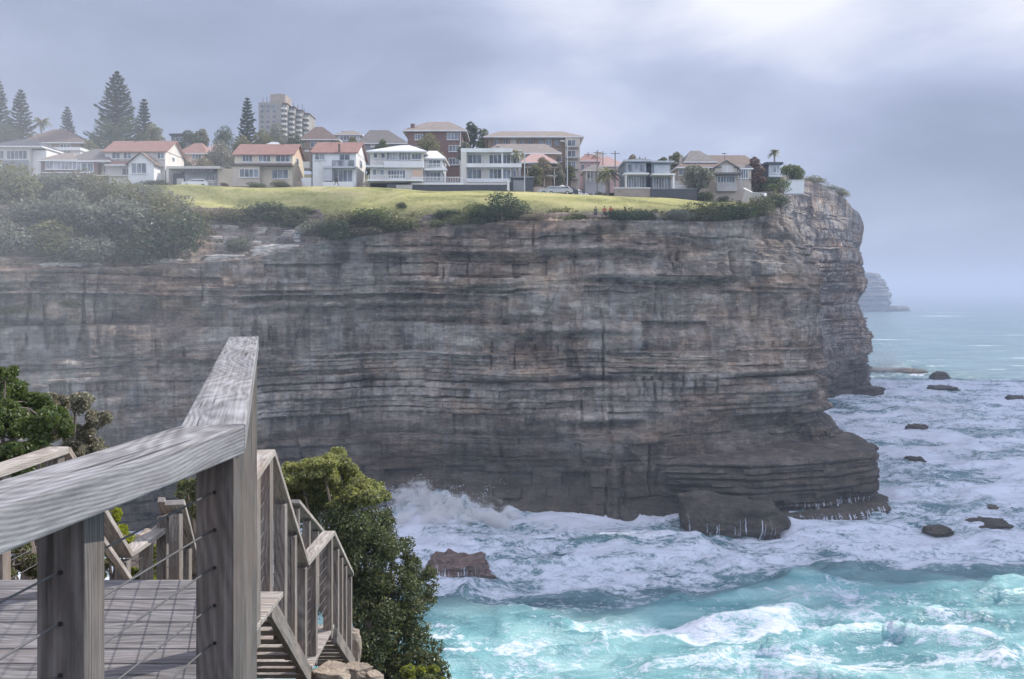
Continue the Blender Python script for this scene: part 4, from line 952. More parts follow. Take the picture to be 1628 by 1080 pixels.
# ------------------------------------------------------------------ houses
class HB:
    """a building; x and z are given in photo pixels at its distance, depth in metres behind its front"""
    def __init__(s, name, label, D, px, py, cat='house', group=None, rz=0):
        s.D = D; s.s = D/F; s.px = px; s.py = py
        s.root = empty(name, W(px, py, D), label, cat, group, rz)
    def x(s, p): return (p-s.px)*s.s
    def z(s, p): return (s.py-p)*s.s
    def zr(s, p, y): return H-(p-HY)/F*(s.D+y)-s.root.location.z
    def box(s, part, x0, x1, zt, zb, y0, y1, mat, parent=None):
        return MB().box(s.x(x0), s.x(x1), y0, y1, s.z(zb), s.z(zt)).build(part, M[mat], parent or s.root)
    def wall(s, x0, x1, zt, zb, y0, y1, mat, ext=1.6):
        return MB().box(s.x(x0), s.x(x1), y0, y1, s.z(zb)-ext, s.z(zt)).build('wall', M[mat], s.root)
    def win(s, x0, x1, zt, zb, y=0.0, nx=2, nz=1, fm='white', pm='glass', sill=True, name='window'):
        a, b, c, d = s.x(x0), s.x(x1), s.z(zb), s.z(zt); t = 0.075
        m = MB(); e = 0.003
        m.box(a-t, b+t, y-0.10, y-0.001, d, d+t); m.box(a-t, b+t, y-0.10, y-0.001, c-t, c)
        m.box(a-t, a, y-0.10, y-0.001, c, d); m.box(b, b+t, y-0.10, y-0.001, c, d)
        for i in range(1, nx):
            q = a+(b-a)*i/nx; m.box(q-t/2, q+t/2, y-0.09, y-0.001, c, d)
        for i in range(1, nz):
            q = c+(d-c)*i/nz; m.box(a, b, y-0.08, y-0.001, q-t/2, q+t/2)
        o = m.build(name, M[fm], s.root)
        MB().box(a, b, y-0.05, y-0.002, c, d).build('pane', M[pm], o)
        if sill: MB().box(a-0.15, b+0.15, y-0.22, y-0.001, c-t-0.08, c-t-0.002).build('sill', M[fm], o)
        return o
    def sidewin(s, x, zt, zb, y0, y1, fm='white'):
        a = s.x(x); o = MB().box(a+0.001, a+0.08, y0-0.08, y1+0.08, s.z(zb)-0.08, s.z(zt)+0.08).build('window', M[fm], s.root)
        MB().box(a+0.081, a+0.10, y0, y1, s.z(zb), s.z(zt)).build('pane', M['glass'], o)
    def hip(s, x0, x1, zr, ze, y0, y1, mat, over=0.5, r0=None, r1=None, part='roof', fascia='white'):
        a, b, c, d = s.x(x0)-over, s.x(x1)+over, y0-over, y1+over; e = s.z(ze); my = (c+d)/2; f = s.zr(zr, my)
        ins = min((d-c)/2, (b-a)/2*0.8); ra = s.x(r0) if r0 is not None else a+ins; rb = s.x(r1) if r1 is not None else b-ins
        m = MB(); m.add([(a,c,e),(b,c,e),(b,d,e),(a,d,e),(ra,my,f),(rb,my,f)], [(0,1,5,4),(1,2,5),(2,3,4,5),(3,0,4),(0,3,2,1)])
        o = m.build(part, M[mat], s.root)
        MB().box(a, b, c, d, e-0.22, e-0.003).build('fascia', M[fascia], o)
        return o
    def gable_x(s, x0, x1, zr, ze, y0, y1, mat, wallmat, over=0.4, part='roof'):
        """ridge parallel to the facade"""
        a, b = s.x(x0), s.x(x1); e = s.z(ze); my = (y0+y1)/2; f = s.zr(zr, my); k = (f-e)/(my-y0); t = 0.18
        MB().prism([(y0, e), (my, f), (y1, e)], a, b, 'x').build('gable_wall', M[wallmat], s.root)
        lo = e-over*k
        m = MB(); m.prism([(y0-over, lo), (my, f+0.01), (my, f+t), (y0-over, lo+t)], a-over, b+over, 'x')
        m.prism([(my, f+0.01), (y1+over, lo), (y1+over, lo+t), (my, f+t)], a-over, b+over, 'x')
        o = m.build(part, M[mat], s.root); return o
    def gable_y(s, x0, x1, zr, ze, y0, y1, mat, wallmat, over=0.4, part='roof'):
        """ridge running away from the viewer: triangular gable in front"""
        a, b = s.x(x0), s.x(x1); e, f = s.z(ze), s.z(zr); mx_ = (a+b)/2; k = (f-e)/(mx_-a); t = 0.18
        MB().prism([(a, e), (mx_, f), (b, e)], y0, y1, 'y').build('gable_wall', M[wallmat], s.root)
        lo = e-over*k; m = MB()
        m.prism([(a-over, lo), (mx_, f+.01), (mx_, f+t), (a-over, lo+t)], y0-over, y1, 'y')
        m.prism([(mx_, f+.01), (b+over, lo), (b+over, lo+t), (mx_, f+t)], y0-over, y1, 'y')
        return m.build(part, M[mat], s.root)
    def rail(s, x0, x1, zt, zb, y, mat='white', step=0.28, part='balustrade', ret=0):
        a, b, c, d = s.x(x0), s.x(x1), s.z(zb), s.z(zt); m = MB()
        m.box(a, b, y-0.04, y+0.04, d-0.10, d); m.box(a, b, y-0.03, y+0.03, c, c+0.08)
        q = a
        while q < b: m.box(q, q+0.07, y-0.025, y+0.025, c+0.082, d-0.102); q += step
        if ret: m.box(b-0.05, b, y+0.05, y+ret, c, d)
        return m.build(part, M[mat], s.root)
    def glassrail(s, x0, x1, zt, zb, y, pm='glass2'):
        o = MB().box(s.x(x0), s.x(x1), y-0.03, y+0.03, s.z(zt)-0.07, s.z(zt)).build('balustrade', M['lgrey'], s.root)
        MB().box(s.x(x0), s.x(x1), y-0.015, y+0.015, s.z(zb), s.z(zt)-0.075).build('pane', M[pm], o)
    def chimney(s, x0, x1, zt, zb, y, mat='brick'):
        o = s.box('chimney', x0, x1, zt, zb, y, y+0.9, mat); s.box('chimney_cap', x0-0.6, x1+0.6, zt-0.8, zt-0.02, y-0.08, y+0.98, 'conc', o)

G1 = 'houses in the front row along the lawn'; G2 = 'buildings on the rise behind the front row'
# 1 white weatherboard at the left edge
h = HB('weatherboard_house', 'white weatherboard house with dark garage under it at the left edge', 161, 20, 292, group=G1)
h.wall(-22, 48, 234, 292, 0, 10, 'white2'); h.wall(48.1, 70, 238, 292, 0.8, 10, 'white')
h.hip(-24, 66, 222, 233, -0.3, 10, 'dgrey', 0.4, fascia='white')
h.box('garage_door', 4, 46, 256, 284, -0.12, -0.003, 'grey'); h.box('downpipe', 1, 4, 258, 282, -0.25, -0.003, 'white')
h.win(11, 43, 240, 253, 0, 5); h.win(-6, 6, 240, 253, 0, 2)
# low white house behind
h = HB('flat_roofed_house', 'low white house with skillion roof squeezed behind the brick bungalow', 178, 95, 275, group=G1)
h.wall(58, 128, 240, 275, 0, 9, 'white'); h.box('roof', 54, 130, 235, 239.8, -0.6, 9.5, 'r_white')
h.win(72, 90, 243, 252, 0, 3); h.win(102, 112, 241, 248, 0, 2)
# 2 brick bungalow
h = HB('brick_bungalow', 'brick bungalow with brown hipped roofs and white sunroom windows', 161, 118, 290, group=G1)
h.wall(65, 155, 254, 290, 0, 10, 'brick'); h.wall(155.1, 174, 258, 290, 1.5, 9, 'cream')
h.hip(64, 122, 243, 255, -0.4, 8, 'r_tan', 0.3); h.hip(112, 168, 237, 256, 0.3, 10, 'r_grey', 0.9, 128, 150)
h.win(73, 128, 258, 269, 0, 9, 1, 'white', 'glass2'); h.win(130, 148, 260, 273, 0, 2, pm='glass'); h.win(160, 170, 262, 272, 1.5, 2)
h.box('step_wall', 78, 150, 279, 290, -3, -0.2, 'brick'); h.box('step_coping', 76, 152, 277.5, 278.9, -3.1, -0.1, 'white')
# 3 gabled white two storey
h = HB('gabled_house', 'white two storey house with faded red tiles and a small front gable', 162, 222, 299, group=G1)
h.wall(166, 262, 240, 299, 0.2, 9.5, 'white2'); h.gable_x(166, 262, 226, 241, 0.2, 9.5, 'r_red', 'white2')
h.wall(216, 256, 264, 299, -3.2, 0.19, 'white'); h.gable_y(216, 256, 248, 264, -3.2, 0.3, 'r_brown', 'white')
h.hip(172, 217, 256, 263, -1.2, 0.19, 'r_red', 0.1, 174, 215); h.wall(262.1, 281, 262, 299, 2, 9, 'white')
for a, b in ((178, 190), (196, 208), (218, 228), (250, 260)): h.win(a, b, 243, 252, 0.2, 2)
h.win(222, 244, 264, 279, -3.2, 3); h.win(194, 208, 268, 278, -0.001+0.2, 2); h.box('porch_slab', 160, 217, 281, 283, -2.6, 0.19, 'white2')
h.box('garage_door', 164, 180, 284, 297, -0.2+0.2, 0.197, 'lgrey'); h.box('garage_wall', 182, 212, 283.1, 299, -2.2, 0.19, 'white2')
h.sidewin(262, 246, 252, 3.5, 4.5)
# small red roofed cottages behind
h = HB('terracotta_cottage', 'small terracotta roofed cottage in the trees behind the pergola garage', 190, 305, 268, group=G2)
h.wall(286, 325, 244, 268, 0, 8, 'peach'); h.hip(284, 326, 228, 244, 0, 8, 'r_red', 0.4, 298, 312); h.win(306, 320, 246, 253, 0, 3)
h = HB('terracotta_cottage', 'pink roofed cottage right of the terracotta cottage in the trees', 192, 338, 268, group=G2)
h.wall(322, 350, 242, 268, 0, 8, 'pink'); h.hip(320, 352, 229, 242, 0, 8, 'r_pink', 0.4, 333, 342); h.win(330, 340, 245, 252, 0, 2)
# 4 pergola garage
h = HB('pergola_garage', 'low cream garage with a dark slatted pergola beside the parked hatchback', 162, 318, 299, cat='garage', group=G1)
h.wall(290, 345, 270, 299, 1.2, 7, 'lgrey'); h.wall(345.1, 370, 268, 299, 0.4, 7, 'cream'); h.box('roof', 266, 352, 265, 269, -0.6, 7.2, 'white2')
h.box('post', 266, 270, 269.1, 300, -0.5, 0, 'white2'); h.box('garage_door', 272, 289, 275, 296, 1.0, 1.19, 'dgrey')
m = MB()
for k in range(9): m.box(h.x(293+k*5.6), h.x(295.4+k*5.6), -1.2, 1.18, h.z(274), h.z(270.5))
m.box(h.x(291), h.x(341), -1.3, -1.1, h.z(276), h.z(274.05)); m.build('pergola', M['dgrey'], h.root)
h.win(325, 338, 278, 288, 1.2, 3); h.rail(322, 345, 288, 298, -0.9, 'white2')
# 5 cream house terracotta roof
h = HB('cream_house', 'cream two storey house with terracotta gable roof and brown awning band', 161, 425, 300, group=G1)
h.wall(373, 465, 246, 300, 0, 9, 'cream'); h.gable_x(373, 465, 231, 246, 0, 9, 'r_red', 'peach')
h.box('awning', 369, 467, 262, 265.5, -1.6, -0.003, 'r_brown'); h.box('verandah_wall', 373, 416, 266, 298, -1.3, -0.004, 'beige')
for a, b in ((386, 401), (412, 430), (439, 461)): h.win(a, b, 247.5, 257, 0, 3)
h.win(385, 414, 271, 283, -1.3, 4); h.win(433, 458, 270, 284, 0, 3); h.sidewin(465, 248, 256, 3, 4.2)
h.box('balcony_band', 374, 464, 258.5, 261.9, -0.15, -0.003, 'white2'); h.rail(434, 462, 290, 298, -1.0, 'beige')
# 6 white gabled house
h = HB('white_gable_house', 'tall white two storey house with terracotta gable roof and glass balcony', 161, 532, 302, group=G1)
h.wall(497, 566, 242, 302, 0, 11, 'white'); h.gable_x(497, 566, 228, 243, 0, 11, 'r_red', 'white'); h.wall(478, 496.9, 282, 302, 0.6, 6, 'white')
h.box('porch_roof', 516, 566, 266, 269, -1.4, -0.003, 'lgrey'); h.box('porch_wall', 517, 530, 269.1, 289, -1.2, -0.004, 'lgrey'); h.box('garden_wall', 516, 565, 291, 302, -1.5, -1.1, 'white')
h.win(501, 516, 245, 254, 0, 2, pm='glass2'); h.win(540, 556, 246, 264, 0, 2); h.glassrail(530, 565, 256, 266, -1.3)
h.win(531, 560, 271, 289, 0, 4); h.sidewin(566, 250, 260, 4, 6); h.box('carport', 480, 490, 256, 266, 1, 3, 'white2')
h.box('ridge_vent', 538, 541, 229, 241, -0.2, 0.1, 'r_brown')
# 7 balconied white house
h = HB('balconied_house', 'large white house with pale hipped metal roof and two levels of balconies', 160, 640, 303, group=G1)
h.wall(588, 672, 243, 291, 0.2, 11, 'white2'); h.wall(612, 672.1, 291.1, 303, 0.2, 10, 'dgrey'); h.wall(588.1, 611.9, 291.1, 303, 0.2, 10, 'white2')
h.hip(588, 674, 231, 241, -0.4, 11, 'r_white', 0.5, 632, 646); h.wall(672.2, 702, 250, 300, 2.5, 11, 'white'); h.hip(673, 703, 240, 249, 2.2, 11, 'r_white', 0.5, 676, 690)
h.box('verandah_roof', 584, 612, 265, 267.5, -1.6, 0.19, 'r_white'); h.box('balcony_band', 611, 674, 257, 267, -0.5, 0.19, 'white')
for a in (594, 606): h.win(a, a+5.5, 244, 251, 0.2, 1); h.win(a-1, a+4, 270, 278, 0.2, 1)
h.win(615, 632, 243, 254, 0.2, 4, pm='glass2'); h.win(634, 652, 243, 254, 0.2, 4, pm='glass2'); h.win(655, 669, 245, 253, 0.2, 3)
h.win(617, 644, 271, 283, 0.2, 6); h.box('feature_wall', 656, 671, 270, 282, 0.05, 0.19, 'peach')
h.box('floor_slab', 586, 673, 287.5, 290, -1.8, 0.19, 'white'); h.rail(588, 643, 280, 287.4, -1.7); h.rail(675, 708, 259, 267, 1.0, ret=1.2); h.box('floor_slab', 674, 710, 267.1, 270, 0.8, 2.49, 'white')
h.win(680, 698, 252, 262, 2.5, 3); h.win(676, 698, 272, 284, 2.5, 4); h.box('post', 706, 708, 270.1, 290, 0.9, 1.1, 'white'); h.box('garage_door', 615, 630, 293, 302, 0.05, 0.19, 'grey')
# terrace wall in front
h = HB('terrace_wall', 'dark terrace wall topped by a white balustrade before the white houses', 159, 700, 304, cat='wall')
h.wall(655, 806, 294, 304, 0, 1.2, 'dgrey'); h.rail(655, 736, 281, 291, 0.4); h.box('coping', 654, 737, 291.1, 293.9, -0.1, 1.3, 'white'); 
h.box('planter', 737.2, 806, 290.5, 293.8, 0.2, 1.0, 'white2'); h.box('pier', 806.2, 810, 287, 304, -0.1, 1.1, 'white')
# 8 modern white flat roof
h = HB('flat_roofed_house', 'modern white two storey house with flat roof and wide banded balconies', 162, 780, 304, group=G1)
h.wall(733, 813, 240, 304, 0.6, 11, 'white2'); h.box('roof', 733, 815, 237, 243, -0.8, 11.2, 'white'); h.box('balcony_band', 742, 829, 261, 267, -0.9, 0.59, 'white'); h.box('side_wall', 733.1, 742, 243.1, 300, -0.8, 0.59, 'white2')
h.wall(813.1, 828, 247, 304, 1.4, 10, 'lgrey'); h.box('roof', 812, 829, 243.5, 246.9, -0.4, 10.2, 'white')
for zt, zb in ((246, 260), (269, 284)):
    h.win(744, 765, zt, zb, 0.6, 3); h.win(778, 797, zt, zb, 0.6, 3); h.win(800, 811, zt, zb, 0.6, 2); 
    h.box('post', 797.6, 799.3, zt-3 if zt < 250 else 267.1, zb+1, -0.6, -0.4, 'white')
h.win(816, 826, 249, 260, 1.4, 2); h.win(816, 826, 270, 282, 1.4, 2)
h.box('balcony_band', 742, 812, 285, 291, -0.9, 0.59, 'white')
# 9 dark garage and pink roofed house by the street
h = HB('hedge_garage', 'dark green grey garage block between the modern white house and the street', 160, 830, 305, cat='garage')
h.wall(812, 848, 283, 305, 0, 4, 'dgrey'); h.box('roof_slab', 811, 849, 281, 282.9, -0.3, 4.2, 'grey'); h.box('garage_door', 816, 834, 287, 304, -0.1, -0.003, 'grey'); h.wall(848.1, 866, 297, 305, 0.3, 0.9, 'tan')
h = HB('pink_roofed_house', 'old house with faded pink roof and layered verandahs at the street corner', 174, 855, 298, group=G1)
h.wall(833, 878, 259, 298, 0, 9, 'brownbrick'); h.hip(830, 882, 245, 259, -0.5, 9, 'r_pink', 0.5, 845, 865); h.box('verandah_roof', 834, 886, 268, 270.5, -2.6, -0.004, 'r_tan'); h.box('verandah_roof', 836, 884, 281, 283, -2.4, -0.005, 'conc')
for a in (840, 852, 864): h.win(a, a+8, 262, 267, 0, 2); h.win(a, a+8, 273, 280, 0, 2)
for a in (838, 851, 864, 880): h.box('post', a, a+1, 270.6, 298, -2.4, -2.2, 'white2')
# 10 modern grey pair
h = HB('flat_roofed_house', 'modern grey two storey duplex with flat roofs and white framed glazing', 158, 1035, 313, group=G1)
h.wall(995, 1029, 257, 302, 1.0, 10, 'grey'); h.wall(1037, 1068, 258, 302, 1.0, 10, 'grey'); h.wall(1029.1, 1036.9, 262, 302, 1.8, 9.6, 'dgrey')
h.box('roof', 992, 1035, 254, 257, -0.3, 10.3, 'lgrey'); h.box('roof', 1035.2, 1072, 256, 258, -0.3, 10.3, 'lgrey')
h.box('cladding', 997, 1028, 258.5, 275, 0.85, 0.995, 'lgrey'); h.box('cladding', 1041, 1066, 261, 276, 0.85, 0.995, 'lgrey')
h.box('balcony_roof', 990, 1030, 277, 279.5, -1.8, 0.99, 'white'); h.box('balcony_roof', 1034, 1071, 278, 280.5, -1.8, 0.99, 'white')
h.win(996, 1026, 281, 298, 1.0, 7, 1, 'white', 'glass2'); h.win(1040, 1062, 282, 299, 1.0, 5, 1, 'white', 'glass2')
h.box('post', 1067, 1070, 280.6, 302, -1.6, -1.3, 'white'); h.box('post', 992, 995, 279.6, 300, -1.6, -1.3, 'white2'); h.win(999, 1026, 260.5, 272.5, 0.85, 3, 1, 'lgrey', 'glass2')
h.wall(1070.1, 1085, 285, 302, 2.5, 8, 'white2'); h.rail(1072, 1088, 295, 301, -0.5, 'white')
h = HB('front_wall', 'tan rendered front wall with white coping left of the dark front wall', 156.5, 1005, 315, cat='wall')
h.wall(977, 1034, 300, 315, 0, 0.6, 'tan'); h.box('coping', 976, 1034.5, 298.3, 299.9, -0.1, 0.7, 'white'); h.box('letterbox', 983, 985, 304, 305, -0.08, -0.003, 'dgrey')
h = HB('front_wall', 'dark charcoal front wall below the right half of the grey duplex', 156.0, 1070, 316, cat='wall')
h.wall(1035, 1108, 301, 316, 0, 0.6, 'dgrey'); h.box('coping', 1034.6, 1108.4, 300, 300.9, -0.05, 0.65, 'grey')
# 11 large hip roofed house
h = HB('stone_gabled_house', 'sprawling stone house with brown hipped roofs and a decorated front gable', 163, 1150, 306, group=G1)
h.wall(1085, 1210, 262, 306, 4, 15, 'beige'); h.hip(1085, 1215, 247, 262, 3.5, 15, 'r_brown', 0.6, 1118, 1205); h.hip(1098, 1148, 240, 251, 5, 14, 'r_grey', 0.3, 1114, 1130)
h.wall(1136, 1172, 266, 306, 0, 3.99, 'beige'); h.gable_y(1136, 1172, 256.5, 267, 0, 5, 'r_grey', 'beige'); h.wall(1172.1, 1198, 266, 306, 1.5, 3.98, 'beige'); h.hip(1172.2, 1198, 262, 266, 1.5, 4, 'r_grey', 0.3, 1174, 1196)
h.win(1148, 1165, 264.5, 274, 0, 2, 1, 'white', 'white2'); h.box('awning', 1134, 1178, 276, 279, -1.6, -0.003, 'r_grey'); h.win(1141, 1168, 281, 290, 0, 6); h.win(1178, 1192, 268, 282, 1.5, 4)
h.box('bay_wall', 1138, 1170, 291, 305, -0.9, -0.004, 'conc'); h.box('post', 1174, 1176, 279.1, 304, -1.4, -1.2, 'conc'); h.win(1086, 1098, 265, 274, 4, 2); h.win(1108, 1130, 265, 275, 4, 4)
h.chimney(1091, 1094, 243, 258, 6, 'beige')
# 12 small white end house
h = HB('end_house', 'small pale house with flat overhanging roof at the seaward end of the row', 168, 1232, 290, group=G1)
h.wall(1222, 1240, 262, 290, 0, 6, 'lgrey'); h.box('roof', 1216, 1244, 258.5, 261.9, -0.6, 6.4, 'dgrey'); h.win(1229, 1239, 265, 275, 0, 2, pm='glass2'); h.box('floor_slab', 1220, 1242, 280, 282, -0.8, -0.003, 'white')
h.box('side_wall', 1216, 1221.9, 262, 288, 0.6, 6, 'dgrey')
h = HB('terrace_block', 'white parapet block on the brow beyond the end house', 172, 1262, 292, cat='wall')
h.wall(1247, 1278, 287, 294, 0, 3, 'white'); h.box('coping', 1246, 1279, 286, 286.9, -0.1, 3.1, 'white2')
# pale garden wall sloping down
m = MB()
p = [W(1183, 302, 160), W(1196, 309, 158.5), W(1216, 310, 157), W(1220, 322, 156)]
r = empty('garden_wall', W(1200, 318, 158), 'pale garden wall stepping down towards the cliff corner', 'wall')
for a, b in zip(p[:-1], p[1:]):
    q = MB(); a2 = a-r.location; b2 = b-r.location; q.beam(a2-Vector((0, 0, 1)), b2-Vector((0, 0, 1)), 0.35, 2.4); q.build('wall_panel', M['white2'], r)
    q = MB(); q.beam(a2+Vector((0, 0, 0.27)), b2+Vector((0, 0, 0.27)), 0.5, 0.12); q.build('coping', M['white'], r)
for nm, px0, px1, zt, zb, D_, lb in (('garden_fence', 566, 588, 290, 303, 162, 'tan paling fence between the white gabled house and the balconied house'), ('garden_fence', 281, 292, 284, 299, 160, 'short grey fence left of the pergola garage'),
        ('garden_fence', 465, 479, 288, 302, 161, 'brown fence between the cream house and the white gabled house'), ('garden_fence', 630, 655, 294, 303, 158, 'white picket gate and fence by the dark terrace wall')):
    h = HB(nm, lb, D_, (px0+px1)/2, zb, cat='fence'); q = MB(); x_ = h.x(px0)
    while x_ < h.x(px1): q.box(x_, x_+0.11, 0, 0.03, -0.8, h.z(zt)+random.uniform(-.03, .03)); x_ += 0.15
    q.build('paling', M['tan' if 'tan' in lb or 'brown' in lb else 'white2'], h.root); MB().box(h.x(px0), h.x(px1), 0.032, 0.09, h.z(zt)-0.4, h.z(zt)-0.3).build('rail', M['tan'], h.root)
for lbl_, px_, zt_ in (('cream two storey house', 440, 222), ('tall white two storey', 520, 218), ('white two storey house with faded', 200, 217), ('sprawling stone house', 1160, 238), ('modern white two storey', 790, 227)):
    rt = next(o for o in bpy.data.objects if o.parent is None and str(o.get('label', '')).startswith(lbl_)); s_ = rt.location.y/F
    x_ = (px_-CX)*s_-rt.location.x; z1 = H-(zt_-HY)*s_-rt.location.z
    q = MB().box(x_, x_+0.05, 4.0, 4.05, z1-2.6, z1)
    for k_ in range(5): q.box(x_-0.5+0.08*k_, x_+0.5-0.08*k_, 3.98+0.18*k_, 4.01+0.18*k_, z1-0.1, z1-0.06)
    q.build('aerial', M['dgrey'], rt)
# background buildings
h = HB('brown_roofed_house', 'broad brown hip roofed house behind the left end of the row', 200, 75, 262, group=G2)
h.wall(38, 128, 226, 262, 0, 12, 'brownbrick'); h.hip(34, 132, 206, 227, 0, 12, 'r_brown', 0.6, 62, 84); h.win(60, 80, 230, 238, 0, 3); h.win(96, 112, 230, 238, 0, 3)
h = HB('dark_roofed_house', 'dark flat roofed house in the trees right of the tall pines', 225, 290, 240, group=G2)
h.wall(272, 312, 216, 240, 0, 8, 'grey'); h.box('roof', 270, 314, 213, 215.9, -0.5, 8.5, 'dgrey'); h.win(280, 290, 219, 225, 0, 2)
h = HB('brown_roofed_house', 'grey brown peaked roof house right of the tower', 215, 508, 250, group=G2)
h.wall(484, 532, 222, 250, 0, 10, 'brownbrick'); h.hip(480, 536, 202, 222, 0, 10, 'r_brown', 0.6, 494, 506); h.win(494, 506, 226, 234, 0, 2); h.win(514, 526, 226, 234, 0, 2)
h = HB('brown_roofed_house', 'small blue walled house with low roof between two larger brown roofs', 225, 552, 245, group=G2)
h.wall(536, 572, 214, 245, 0, 8, 'lgrey'); h.hip(533, 574, 208, 214, 0, 8, 'r_tan', 0.4); h.win(541, 566, 217, 223, 0, 5); h.chimney(540, 545, 206, 212, 3, 'brownbrick')
h = HB('grey_roofed_house', 'dull grey house with long sloping roof and one small lit window', 205, 610, 255, group=G2)
h.wall(576, 642, 226, 255, 0, 10, 'grey'); h.hip(572, 646, 207, 228, 0, 10, 'r_grey', 0.5, 582, 612); h.win(590, 596, 229, 234, -0.05, 1, 1, 'white', 'white2')
h = HB('grey_roofed_house', 'low blue grey roof peeping over the cream house', 185, 430, 258, group=G2)
h.wall(412, 452, 236, 258, 0, 7, 'lgrey'); h.hip(410, 454, 226, 236, 0, 7, 'lgrey', 0.3, 424, 434); h.win(418, 428, 238, 242, 0, 2)
h = HB('brick_block', 'three storey red brick block of flats with brown hipped roof', 185, 692, 285, cat='apartment block', group=G2)
h.wall(648, 735, 208, 285, 0, 12, 'brick'); h.hip(646, 737, 194, 208, 0, 12, 'r_tan', 0.7, 676, 712); h.chimney(652, 658, 196, 207, 1.0, 'brick')
for a, b, zt, zb in ((711, 728, 212, 222), (714, 730, 232, 241), (660, 672, 214, 222), (714, 730, 252, 262), (660, 672, 234, 242)): h.win(a, b, zt, zb, 0, 3)
h.box('downpipe', 731, 733, 209, 280, -0.12, -0.003, 'white2')
h = HB('apartment_block', 'long brown apartment block with low tan roof behind the modern white house', 190, 850, 292, cat='apartment block', group=G2)
h.wall(776, 898, 219, 292, 0, 14, 'brownbrick'); h.wall(898.1, 921, 219, 292, -1.5, 12, 'beige'); h.hip(774, 922, 209, 219, -1.0, 13, 'r_tan', 0.7, 794, 896)
for x_ in (786, 800, 812, 826, 840, 856, 868, 882):
    for z_ in (223, 238): h.win(x_, x_+8, z_, z_+8, 0, 2, fm='white' if x_ in (812, 868) else 'conc', pm='white2' if x_ in (812,) else 'glass')
for z_ in (225, 242, 259, 275): h.win(902, 914, z_, z_+9, -1.5, 2, fm='white'); h.box('balcony', 899, 918, z_+10, z_+12.5, -2.6, -1.503, 'conc')
for z_ in (250, 265, 280):
    for x_ in (880, 888): h.win(x_, x_+5, z_, z_+7, 0, 1)
h = HB('apartment_block', 'lower flats with a plain tan roof in front of the long apartment block', 180, 830, 290, cat='apartment block', group=G2)
h.wall(778, 884, 244, 290, 0, 9, 'brownbrick'); h.hip(774, 888, 229, 244, 0, 9, 'r_tan', 0.6, 790, 868)
for x_ in (834, 848, 862): h.win(x_, x_+8, 247, 255, 0, 2, fm='conc')
h = HB('terrace_row', 'pink and cream terrace house with reddish roof up the street', 212, 945, 290, group=G2)
h.wall(920, 960, 256, 290, 0, 9, 'pink'); h.hip(918, 962, 245, 256, 0, 9, 'r_red', 0.4); h.box('chimney', 949, 958, 240, 254, 2, 4, 'cream')
for x_ in (924, 934, 944, 953): h.win(x_, x_+5, 262, 272, 0, 1, fm='white')
h = HB('terrace_row', 'pink rendered house with sloping salmon roof nearer the grey duplex', 205, 976, 295, group=G2)
h.wall(958, 993, 264, 295, 0, 9, 'pink'); h.hip(955, 996, 249, 264, 0, 9, 'r_pink', 0.4, 962, 970)
for x_ in (962, 972, 982): h.win(x_, x_+5, 268, 276, 0, 1, fm='white')
h = HB('terrace_row', 'greyish cottage with striped verandah at the top of the street', 198, 945, 296, group=G2)
h.wall(930, 962, 274, 296, 0, 6, 'lgrey'); h.hip(928, 964, 262, 272, -1.5, 6, 'r_grey', 0.4); 
for x_ in (931, 937, 943, 949, 955, 961): h.box('post', x_, x_+1, 272.5, 290, -1.6, -1.4, 'white')
h.win(934, 942, 277, 284, 0, 2); h.win(948, 956, 277, 284, 0, 2)
# tower with masts
h = HB('apartment_tower', 'concrete apartment tower with stacked balconies and masts on its roof', 310, 445, 222, cat='apartment tower', group=G2)
h.wall(411, 447, 163, 222, 0, 14, 'towerbeige', 8); h.box('lift_house', 426, 450, 147, 162.9, 3, 12, 'tan'); h.box('lift_cap', 437, 443, 145, 146.9, 4, 9, 'brownbrick')
for k in range(4):
    h.wall(447.1+k*8.5, 455.5+k*8.5, 165+k*2.6, 222, 1+k*3.0, 14+k*2, 'towerbeige', 8)
    h.box('parapet', 446.5+k*8.5, 456.5+k*8.5, 163.2+k*2.6, 164.9+k*2.6, 0.6+k*3, 14+k*2, 'r_brown')
    for z_ in range(6):
        zz = 171+k*2.4+z_*8.3; h.box('balcony', 448+k*8.5, 455+k*8.5, zz, zz+3.4, -0.6+k*3, 0.99+k*3, 'white2')
        h.win(449+k*8.5, 454+k*8.5, zz-4.2, zz-0.4, 1+k*3.0, 2, sill=False)
for z_ in range(6):
    for x_ in (414, 423, 433): h.win(x_, x_+5, 167+z_*8.3, 171+z_*8.3, 0, 1, sill=False, fm='conc')
for x_, zt in ((414, 153), (420, 152), (424, 157), (463, 161), (470, 163), (477, 163), (480, 170)):
    MB().box(h.x(x_), h.x(x_)+0.14, 3, 3.14, h.z(185), h.z(zt)).build('mast', M['dgrey'], h.root)

# ------------------------------------------------------------------ poles, road, cars
def pole(px, top, foot, D, label, kind='power'):
    p = W(px, foot, D); p.z = gz(p.x, p.y)-0.1; h_ = W(px, top, D).z-p.z
    r = empty('utility_pole' if kind == 'power' else 'street_lamp', p, label, 'power pole' if kind == 'power' else 'lamp post', 'poles along the street' if kind == 'power' else None)
    if kind == 'power':
        MB().tube([(0, 0, -0.3), (0, 0, h_)], [0.14, 0.10], 8).build('pole', M['poleg'], r)
        MB().box(-0.9, 0.9, -0.20, -0.13, h_-0.6, h_-0.48).build('crossarm', M['poleg'], r)
    else:
        mt = 'dgrey' if kind == 'dark' else 'lgrey'
        MB().tube([(0, 0, -0.3), (0, 0, h_)], [0.10, 0.07], 8).build('pole', M[mt], r)
        MB().beam((0, 0, h_-0.05), (-0.7, 0, h_+0.05), 0.08, 0.08).build('lamp_arm', M[mt], r)
        MB().box(-1.2, -0.5, -0.18, 0.18, h_+0.1, h_+0.25).build('lamp_head', M['white'], r)
pole(496, 242, 303, 159, 'dark lamp post at the left corner of the white gabled house', 'dark')
